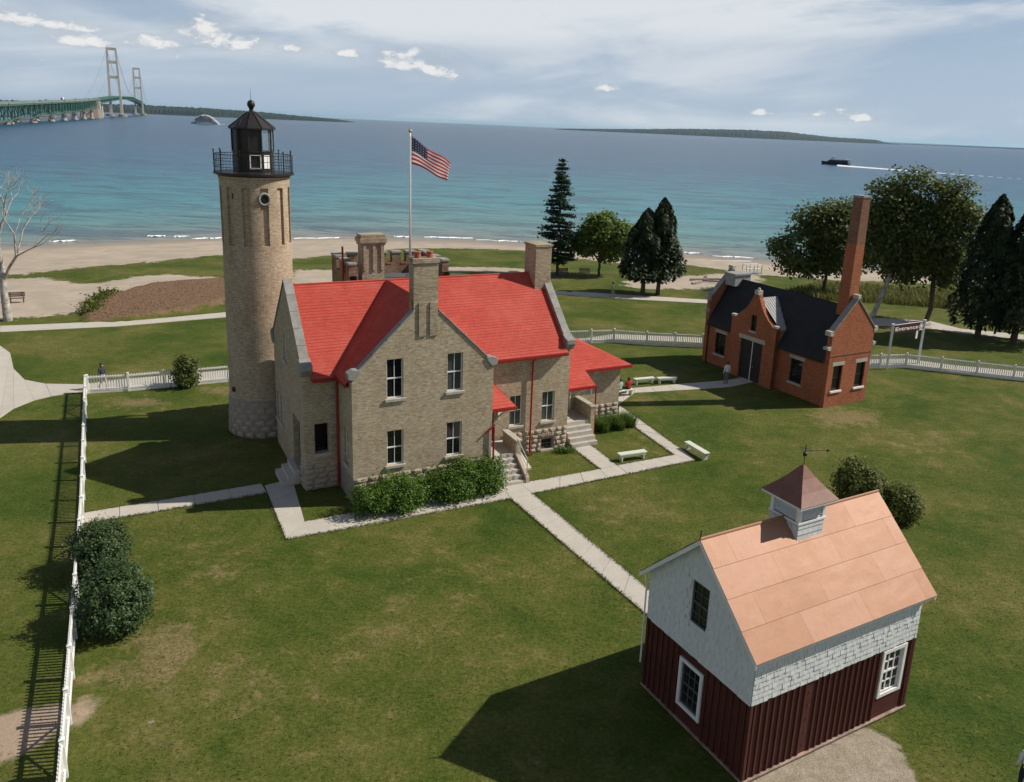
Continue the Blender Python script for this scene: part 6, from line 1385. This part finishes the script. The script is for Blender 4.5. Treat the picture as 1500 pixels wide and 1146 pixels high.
person('person in pale top strolling on the beach path near the cedars', G(897, 436), R(90), Pk, Tn, 'walk', 1.68)
pb = G(917, 580); bq = thing('bench', 'pale bench under the two seated visitors behind the annex', 'bench', pb, R(28), 'benches on the lawns')
MB().box(-1.2, .55, -.19, .19, .40, .46).build('seat', M['bench_white'], bq, bevel=.015)
for x in (-1.0, .35): MB().box(x - .04, x + .04, -.16, .16, -.05, .398).build('leg', M['bench_white'], bq)
ud2 = Vector((math.cos(R(28)), math.sin(R(28)), 0))
person('person in red shirt seated on the bench beside the annex corner', pb + ud2 * .15, R(28 + 180), Rdm, Bl, 'sit', 1.70)
person('person in pale green shirt seated next to the one in red', pb - ud2 * .55, R(28 + 180), Gn, Bl, 'sit', 1.68)
person('person in white shirt and dark trousers cut by the lower right corner', G(1496, 1166), R(150), Wt, Bl, 'stand', 1.70)

# ------------------------------------------------------------------ boats
def hull(L, B, Hh, bow=.35):
    st = [(-L / 2, .85), (-L * .2, 1), (L * .15, .95), (L * .36, .55), (L / 2, .04)]; mb = MB(); vs = []
    for x, f in st:
        sh = Hh * (1 + .35 * max(0, x / (L / 2)) ** 2); vs += [(x, -B / 2 * f, sh), (x * .97, -B / 2 * f * .75, 0), (x * .97, B / 2 * f * .75, 0), (x, B / 2 * f, sh)]
    fs = [(k * 4 + i, k * 4 + i + 1, k * 4 + i + 5, k * 4 + i + 4) for k in range(4) for i in range(3)] + [(k * 4 + 3, k * 4, k * 4 + 4, k * 4 + 7) for k in range(4)] + [(0, 1, 2, 3)]
    return mb.add(vs, fs)
NAVY = pm('navy_hull', (.012, .016, .035, 1), (.02, .024, .045, 1), 1, .4, 0)
a, b_ = G(1206, 239, z=WATER_Z), G(1243, 243, z=WATER_Z)
c = G(1224, 241.5, z=WATER_Z); hd = Vector((-1, .32, 0)).normalized(); ang = math.atan2(hd.y, hd.x)
bo = thing('ferry_boat', 'dark hulled passenger ferry with white wake on the lake at right', 'boat', c, ang)
hull(22, 6, 2.0).build('hull', NAVY, bo); MB().box(-9, 4.5, -2.4, 2.4, 2.0, 4.0).prism([(4.5, 2.0), (7.0, 2.2), (4.5, 4.0)], lambda a, b, d: (a, d, b), -2.2, 2.2).build('cabin', Dk, bo)
MB().box(-10.4, -6, -2.5, 2.5, 4.0, 4.5).box(1.2, 4.2, -1.6, 1.6, 4.0, 6.0).box(-10.6, -8.8, -2.6, 2.6, .8, 4.0).build('upper_deck', M['white'], bo)
MB().box(-9.2, 4.4, -2.55, 2.55, 3.72, 3.98).build('deck_edge', M['white'], bo)
for k in range(8): MB().box(-7.6 + k * 1.45, -6.5 + k * 1.45, -2.45, -2.41, 2.8, 3.6).build('window', M['glass'], bo)
MB().tube((2.4, 0, 6), (2.2, 0, 8.2), .1, .05, n=6).build('mast', M['white'], bo)
mb = MB(); n = 44
wk = [G(1226 + (1530 - 1226) * (i / n), 243.3 + 21.5 * (i / n), z=WATER_Z) for i in range(n + 1)]
prev = None
for i in range(n):
    a, b_ = wk[i], wk[i + 1]; w0, w1 = [(5.0 * (1 - k / n) ** 1.6 + .7) * (1 if k % 2 else .8) for k in (i, i + 1)]; hgt = .9 * (1 - i / n) ** 2 + .05
    if i > n * .5 and i % 2: continue
    mb.add([(a.x - .3 * w0, a.y - w0, WATER_Z + .02), (b_.x - .3 * w1, b_.y - w1, WATER_Z + .02), (b_.x, b_.y, WATER_Z + hgt), (a.x, a.y, WATER_Z + hgt), (a.x + .3 * w0, a.y + w0, WATER_Z + .02), (b_.x + .3 * w1, b_.y + w1, WATER_Z + .02)], [(0, 1, 2, 3), (3, 2, 5, 4)])
tag(mb.build('ferry_wake', M['foam'], recalc=False), 'long white wake trailing right behind the ferry', 'wake', kind='stuff')
# jet boat with spray on the left
c = G(284, 181, z=WATER_Z); D0 = math.hypot(c.x, c.y); kx = D0 / FPX
sb = thing('jet_boat', 'small pale boat left of its tall spray plume on the blue lake', 'boat', c, math.pi)
hull(8 * kx, 3.0 * kx, 1.0 * kx).build('hull', NAVY, sb); MB().box(-3 * kx, 1.5 * kx, -1 * kx, 1 * kx, 1.0 * kx, 2.6 * kx).build('cabin', M['white'], sb)
n = 12000; t_ = rng.random(n); rr = rng.random(n)
hx_ = 38 * kx * t_; hz = 11.5 * kx * (1 - (2 * np.clip(t_ * .9, 0, 1) - .62) ** 2 / .75) * rr ** .55
pp = np.stack([c.x + 2.0 * kx + hx_, c.y + rng.normal(0, 1.5 * kx, n), WATER_Z + np.maximum(hz, .1 * kx)], 1)
tag(foliage('spray_plume', pp, 1.1 * kx, 'foam', None, up=2.5, aspect=1.2), 'white arching spray plume on the far lake left of the tower', 'spray', kind='stuff')

# ------------------------------------------------------------------ suspension bridge
T1, T2 = Vector((-1100, 2132, 0)), Vector((-1510, 3092, 0)); bd = (T1 - T2).normalized(); span = (T1 - T2).length
br = thing('suspension_bridge', 'long green trussed suspension bridge with two cream towers at the far left', 'bridge', (T1.x, T1.y, WATER_Z), math.atan2(bd.y, bd.x))   # local +x runs towards the near shore
M['br_cream'] = pm('cream_steel', (.56, .51, .42, 1), (.50, .45, .37, 1), .02, .6, 0); M['br_green'] = pm('green_steel', (.035, .105, .075, 1), (.045, .12, .085, 1), .05, .6, 0); M['br_cable'] = pm('cable_grey', (.20, .23, .22, 1), (.24, .27, .26, 1), .1, .6, 0); M['br_road'] = pm('road_fascia', (.16, .20, .17, 1), (.2, .22, .19, 1), .05, .8, 0); M['br_conc'] = pm('bridge_concrete', (.42, .36, .30, 1), (.34, .28, .23, 1), .1, .9, 0); M['br_pier'] = pm('pier_concrete', (.26, .215, .18, 1), (.22, .18, .15, 1), .1, .9, 0)
def deck_z(x):
    xs1 = [-span - 800, -span - 500, -span, -span / 2, 0, 504, 840, 1560, 3000]; zs1 = [8, 30, 49, 57, 50, 36, 29, 17.5, 8.0]; return float(np.interp(x, xs1, zs1)) - WATER_Z - 2
for x0, nm in ((0, 1), (-span, 2)):
    tw = MB(); cz = 166
    for s in (-1, 1):
        y0, y1 = s * 12.5, s * 10.0
        tw.hexa([(x0 - 4.5, y0 - 3.2, 0), (x0 + 4.5, y0 - 3.2, 0), (x0 + 4.5, y0 + 3.2, 0), (x0 - 4.5, y0 + 3.2, 0), (x0 - 3, y1 - 2.1, cz), (x0 + 3, y1 - 2.1, cz), (x0 + 3, y1 + 2.1, cz), (x0 - 3, y1 + 2.1, cz)])
    two = tw.build('tower', M['br_cream'], br)
    for z0, z1 in ((160, 166), (128, 135), (92, 99), (40, 44)): MB().box(x0 - 3, x0 + 3, -9.5, 9.5, z0, z1).build('cross_strut', M['br_cream'], two)
    for s in (-1, 1): MB().lathe([(11, 0), (10, 5), (7, 6)], 16, (x0, s * 14)).build('tower_pier', M['br_pier'], two)
for xa in np.linspace(-span - 400, 504, 46)[:-1]:
    xb = xa + (504 + span + 400) / 45
    za, zb = deck_z(xa), deck_z(xb); t = MB()
    for y in (-10, 10):
        t.hexa([(xa, y - .6, za - 9), (xb, y - .6, zb - 9), (xb, y + .6, zb - 9), (xa, y + .6, za - 9), (xa, y - .6, za - 7.6), (xb, y - .6, zb - 7.6), (xb, y + .6, zb - 7.6), (xa, y + .6, za - 7.6)])
        t.tube((xa, y, za - 8.5), ((xa + xb) / 2, y, (za + zb) / 2 - .5), .7, n=4, cap=False).tube(((xa + xb) / 2, y, (za + zb) / 2 - .5), (xb, y, zb - 8.5), .7, n=4, cap=False).tube((xa, y, za - 8.5), (xa, y, za), .6, n=4, cap=False)
    t.hexa([(xa, -10.5, za - 1.6), (xb, -10.5, zb - 1.6), (xb, 10.5, zb - 1.6), (xa, 10.5, za - 1.6), (xa, -10.5, za), (xb, -10.5, zb), (xb, 10.5, zb), (xa, 10.5, za)]); t.hexa([(xa, -.5, za - 9), (xb, -.5, zb - 9), (xb, .5, zb - 9), (xa, .5, za - 9), (xa, -.5, za - 1.7), (xb, -.5, zb - 1.7), (xb, .5, zb - 1.7), (xa, .5, za - 1.7)])
    t.build('stiffening_truss', M['br_green'], br)
# near approach: deep truss spans on piers
px_x = [504, 672, 792, 912, 1032, 1152, 1290, 1434, 1584, 1740, 1908]
for i in range(len(px_x) - 1):
    xa, xb = px_x[i] + 2, px_x[i + 1] - 2; t = MB(); m_ = 8; dep = 17
    for k in range(m_):
        u0, u1 = xa + (xb - xa) * k / m_, xa + (xb - xa) * (k + 1) / m_; z0, z1 = deck_z(u0), deck_z(u1)
        hd0, hd1 = [(dep - 2.2 * math.sin(math.pi * q / m_)) for q in (k, k + 1)]
        for y in (-9, 9):
            t.hexa([(u0, y - .5, z0 - hd0), (u1, y - .5, z1 - hd1), (u1, y + .5, z1 - hd1), (u0, y + .5, z0 - hd0), (u0, y - .5, z0 - hd0 + 1.2), (u1, y - .5, z1 - hd1 + 1.2), (u1, y + .5, z1 - hd1 + 1.2), (u0, y + .5, z0 - hd0 + 1.2)])
            t.tube((u0, y, z0 - hd0 + .5), (u0, y, z0 - .5), .55, n=4, cap=False); t.tube((u0, y, z0 - (hd0 if k % 2 else 1)), (u1, y, z1 - (1 if k % 2 else hd1)), .5, n=4, cap=False)
        t.hexa([(u0, -10.5, z0 - 2.2), (u1, -10.5, z1 - 2.2), (u1, 10.5, z1 - 2.2), (u0, 10.5, z0 - 2.2), (u0, -10.5, z0 - .4), (u1, -10.5, z1 - .4), (u1, 10.5, z1 - .4), (u0, 10.5, z0 - .4)])
    t.build('approach_truss', M['br_green'], br)
    z0, z1 = deck_z(xa), deck_z(xb)
    MB().hexa([(xa, -10.8, z0 - .39), (xb, -10.8, z1 - .39), (xb, 10.8, z1 - .39), (xa, 10.8, z0 - .39), (xa, -10.8, z0 + .9), (xb, -10.8, z1 + .9), (xb, 10.8, z1 + .9), (xa, 10.8, z0 + .9)]).build('road_deck', M['br_road'], br)
    if i > 0:
        zt_ = deck_z(px_x[i]) - 17.2; p_ = MB()
        for s in (-1, 1): p_.lathe([(4.2, -1), (4.0, 1.5), (2.6, 1.8), (2.2, zt_ - 2)], 12, (px_x[i], s * 8))
        p_.box(px_x[i] - 3, px_x[i] + 3, -13, 13, zt_ - 2, zt_); p_.build('pier', M['br_conc'], br)
ax = 600
MB().hexa([(ax - 75, -15, 0), (ax + 20, -15, 0), (ax + 20, 15, 0), (ax - 75, 15, 0), (ax - 55, -13, 16), (ax + 12, -13, 16), (ax + 12, 13, 16), (ax - 55, 13, 16)]).build('anchor_pier', M['br_pier'], br)
MB().box(ax - 40, ax - 28, -14, 14, 16.1, 32).build('anchor_tower', M['br_cream'], br)
for s in (-1, 1): MB().box(492, 504, s * 9 - 3, s * 9 + 3, 0, 23).build('cable_bent_pier', M['br_cream'], br)
for s in (-1, 1):                    # main cables and hangers
    pts = []
    for k in range(33): q = k / 32; pts.append((-span * q, s * 10, 166 - 106 * (1 - (2 * q - 1) ** 2)))
    side = [(ax * q, s * 10, 166 + (deck_z(ax) - 166) * q - 14 * math.sin(math.pi * q)) for q in np.linspace(0, 1, 13)]; far = [(-span - 420 * q, s * 10, 166 + (40 - 166) * q - 12 * math.sin(math.pi * q)) for q in np.linspace(0, 1, 13)]
    cb = MB()
    for run in (pts, side, far):
        for a, b_ in zip(run[:-1], run[1:]): cb.tube(a, b_, .42, n=5, cap=False)
    co_ = cb.build('main_cable', M['br_cable'], br); hg = MB()
    for run in (pts, side, far):
        for a in run[1:-1]: hg.tube(a, (a[0], a[1], deck_z(a[0])), .10, n=3, cap=False)
    tag(hg.build('hangers', M['br_cable'], co_), kind='stuff')
VM = [pm('car_%d' % i, c, c, 1, .4, 0) for i, c in enumerate(((.75, .75, .75, 1), (.03, .03, .035, 1), (.25, .03, .03, 1), (.1, .13, .2, 1)))]
bmx = br.matrix_basis if False else Matrix.Translation(br.location) @ Matrix.Rotation(br.rotation_euler[2], 4, 'Z')
for i, (x, m_, big) in enumerate(((924, 0, 1), (672, 1, 0), (768, 1, 0), (996, 2, 0), (1086, 1, 0), (1212, 3, 0), (1320, 1, 0))):
    p = bmx @ Vector((x, 6 if i % 2 else -5, deck_z(x) + .95)); L, Hh = (13, 3.9) if big else (4.8, 1.5)
    v = thing('bridge_truck' if big else 'bridge_car', ('white truck crossing the near part of the green bridge' if big else {672: 'rightmost of the tiny cars on the green bridge', 768: 'second tiny car from the right on the green bridge', 996: 'tiny red car just left of the white truck on the bridge', 1086: 'third tiny car from the left on the green bridge', 1212: 'second tiny car from the left on the green bridge', 1320: 'leftmost of the tiny cars on the green bridge'}[x]), 'truck' if big else 'car', p, br.rotation_euler[2], None if big else 'cars on the bridge')
    MB().box(-L / 2, L / 2, -1.2, 1.2, .5, Hh if big else .95).build('body', VM[m_], v, bevel=.1); MB().box(L / 2 + .05, L / 2 + 2.2, -1.15, 1.15, .5, 3.0).build('cab', VM[1], v) if big else MB().box(-L * .3, L * .2, -.8, .8, .952, Hh).build('cabin', M['glass'], v)
    for wx in (-L * .32, L * .32):
        for wy in (-1.1, 1.1): MB().tube((wx, wy - .12, .42), (wx, wy + .12, .42), .42, n=10).build('wheel', M['black'], v)

# ------------------------------------------------------------------ far shores
def ridge_hill(name, prof, depth, col1, col2, seed):
    """prof: (pixel x, pixel y of the waterline, height m, distance m); a wooded ridge with a rough top"""
    r2 = np.random.default_rng(seed); xs1 = [q[0] for q in prof]; vs = []; n = 240; rows = 6
    for i in range(n + 1):
        x = xs1[0] + (xs1[-1] - xs1[0]) * i / n; Hh = np.interp(x, xs1, [q[1] for q in prof]); D = np.interp(x, xs1, [q[2] for q in prof])
        d = ray(x, 200); d = np.array([d[0], d[1], 0]); d /= np.linalg.norm(d)
        for k in range(rows + 1):
            q = k / rows; hh = Hh * math.sin(q * math.pi * .5) ** .55 + (r2.normal(0, .035) * (Hh + 8) if k else -3); p = d * (D + depth * q); vs.append((p[0], p[1], WATER_Z + max(hh, -3) ))
    fs = [(i * (rows + 1) + k, (i + 1) * (rows + 1) + k, (i + 1) * (rows + 1) + k + 1, i * (rows + 1) + k + 1) for i in range(n) for k in range(rows)]
    o = MB().add(vs, fs).build(name, pm(name + '_woods', col1, col2, .004, .95, 0, world_co=True), recalc=False); tag(o, kind='structure'); return o
ridge_hill('far_shore', [(-120, 34, 4600), (120, 38, 4600), (215, 42, 4400), (300, 40, 4200), (380, 34, 4200), (440, 22, 4200), (490, 14, 4300), (520, 1, 4400)], 500, (.014, .028, .026, 1), (.024, .040, .034, 1), 3)  # dark woods colours shifted towards blue to carry part of the distance haze
ridge_hill('far_island', [(812, 1, 7600), (830, 12, 7500), (900, 28, 7400), (1000, 56, 7200), (1090, 70, 7000), (1150, 68, 7000), (1175, 56, 7000), (1215, 38, 7000), (1285, 30, 7000), (1300, 10, 7000), (1320, 1, 7000)], 900, (.016, .030, .030, 1), (.026, .040, .036, 1), 4)
ridge_hill('far_point', [(1300, 1, 9000), (1330, 5, 9000), (1400, 9, 9000), (1520, 14, 8800), (1700, 16, 8800)], 900, (.016, .030, .030, 1), (.026, .040, .036, 1), 5)
# light fog of the day: closed box of thin air round everything
HZ = 72000
mt = bpy.data.materials.new('thin_haze'); mt.use_nodes = True; mt.node_tree.nodes.clear()
T = NT(mt.node_tree); vp = T.n('ShaderNodeVolumePrincipled'); vp.inputs['Color'].default_value = (.55, .82, 1.0, 1); vp.inputs['Density'].default_value = 2.0e-5; vp.inputs['Anisotropy'].default_value = .2
om = T.n('ShaderNodeOutputMaterial'); T.link(vp.outputs[0], om.inputs['Volume'])
hz_o = MB().box(-HZ, HZ, -4000, HZ, -9, 185).build('haze', mt); tag(hz_o, 'thin bluish air over the whole lake', 'haze', kind='stuff')
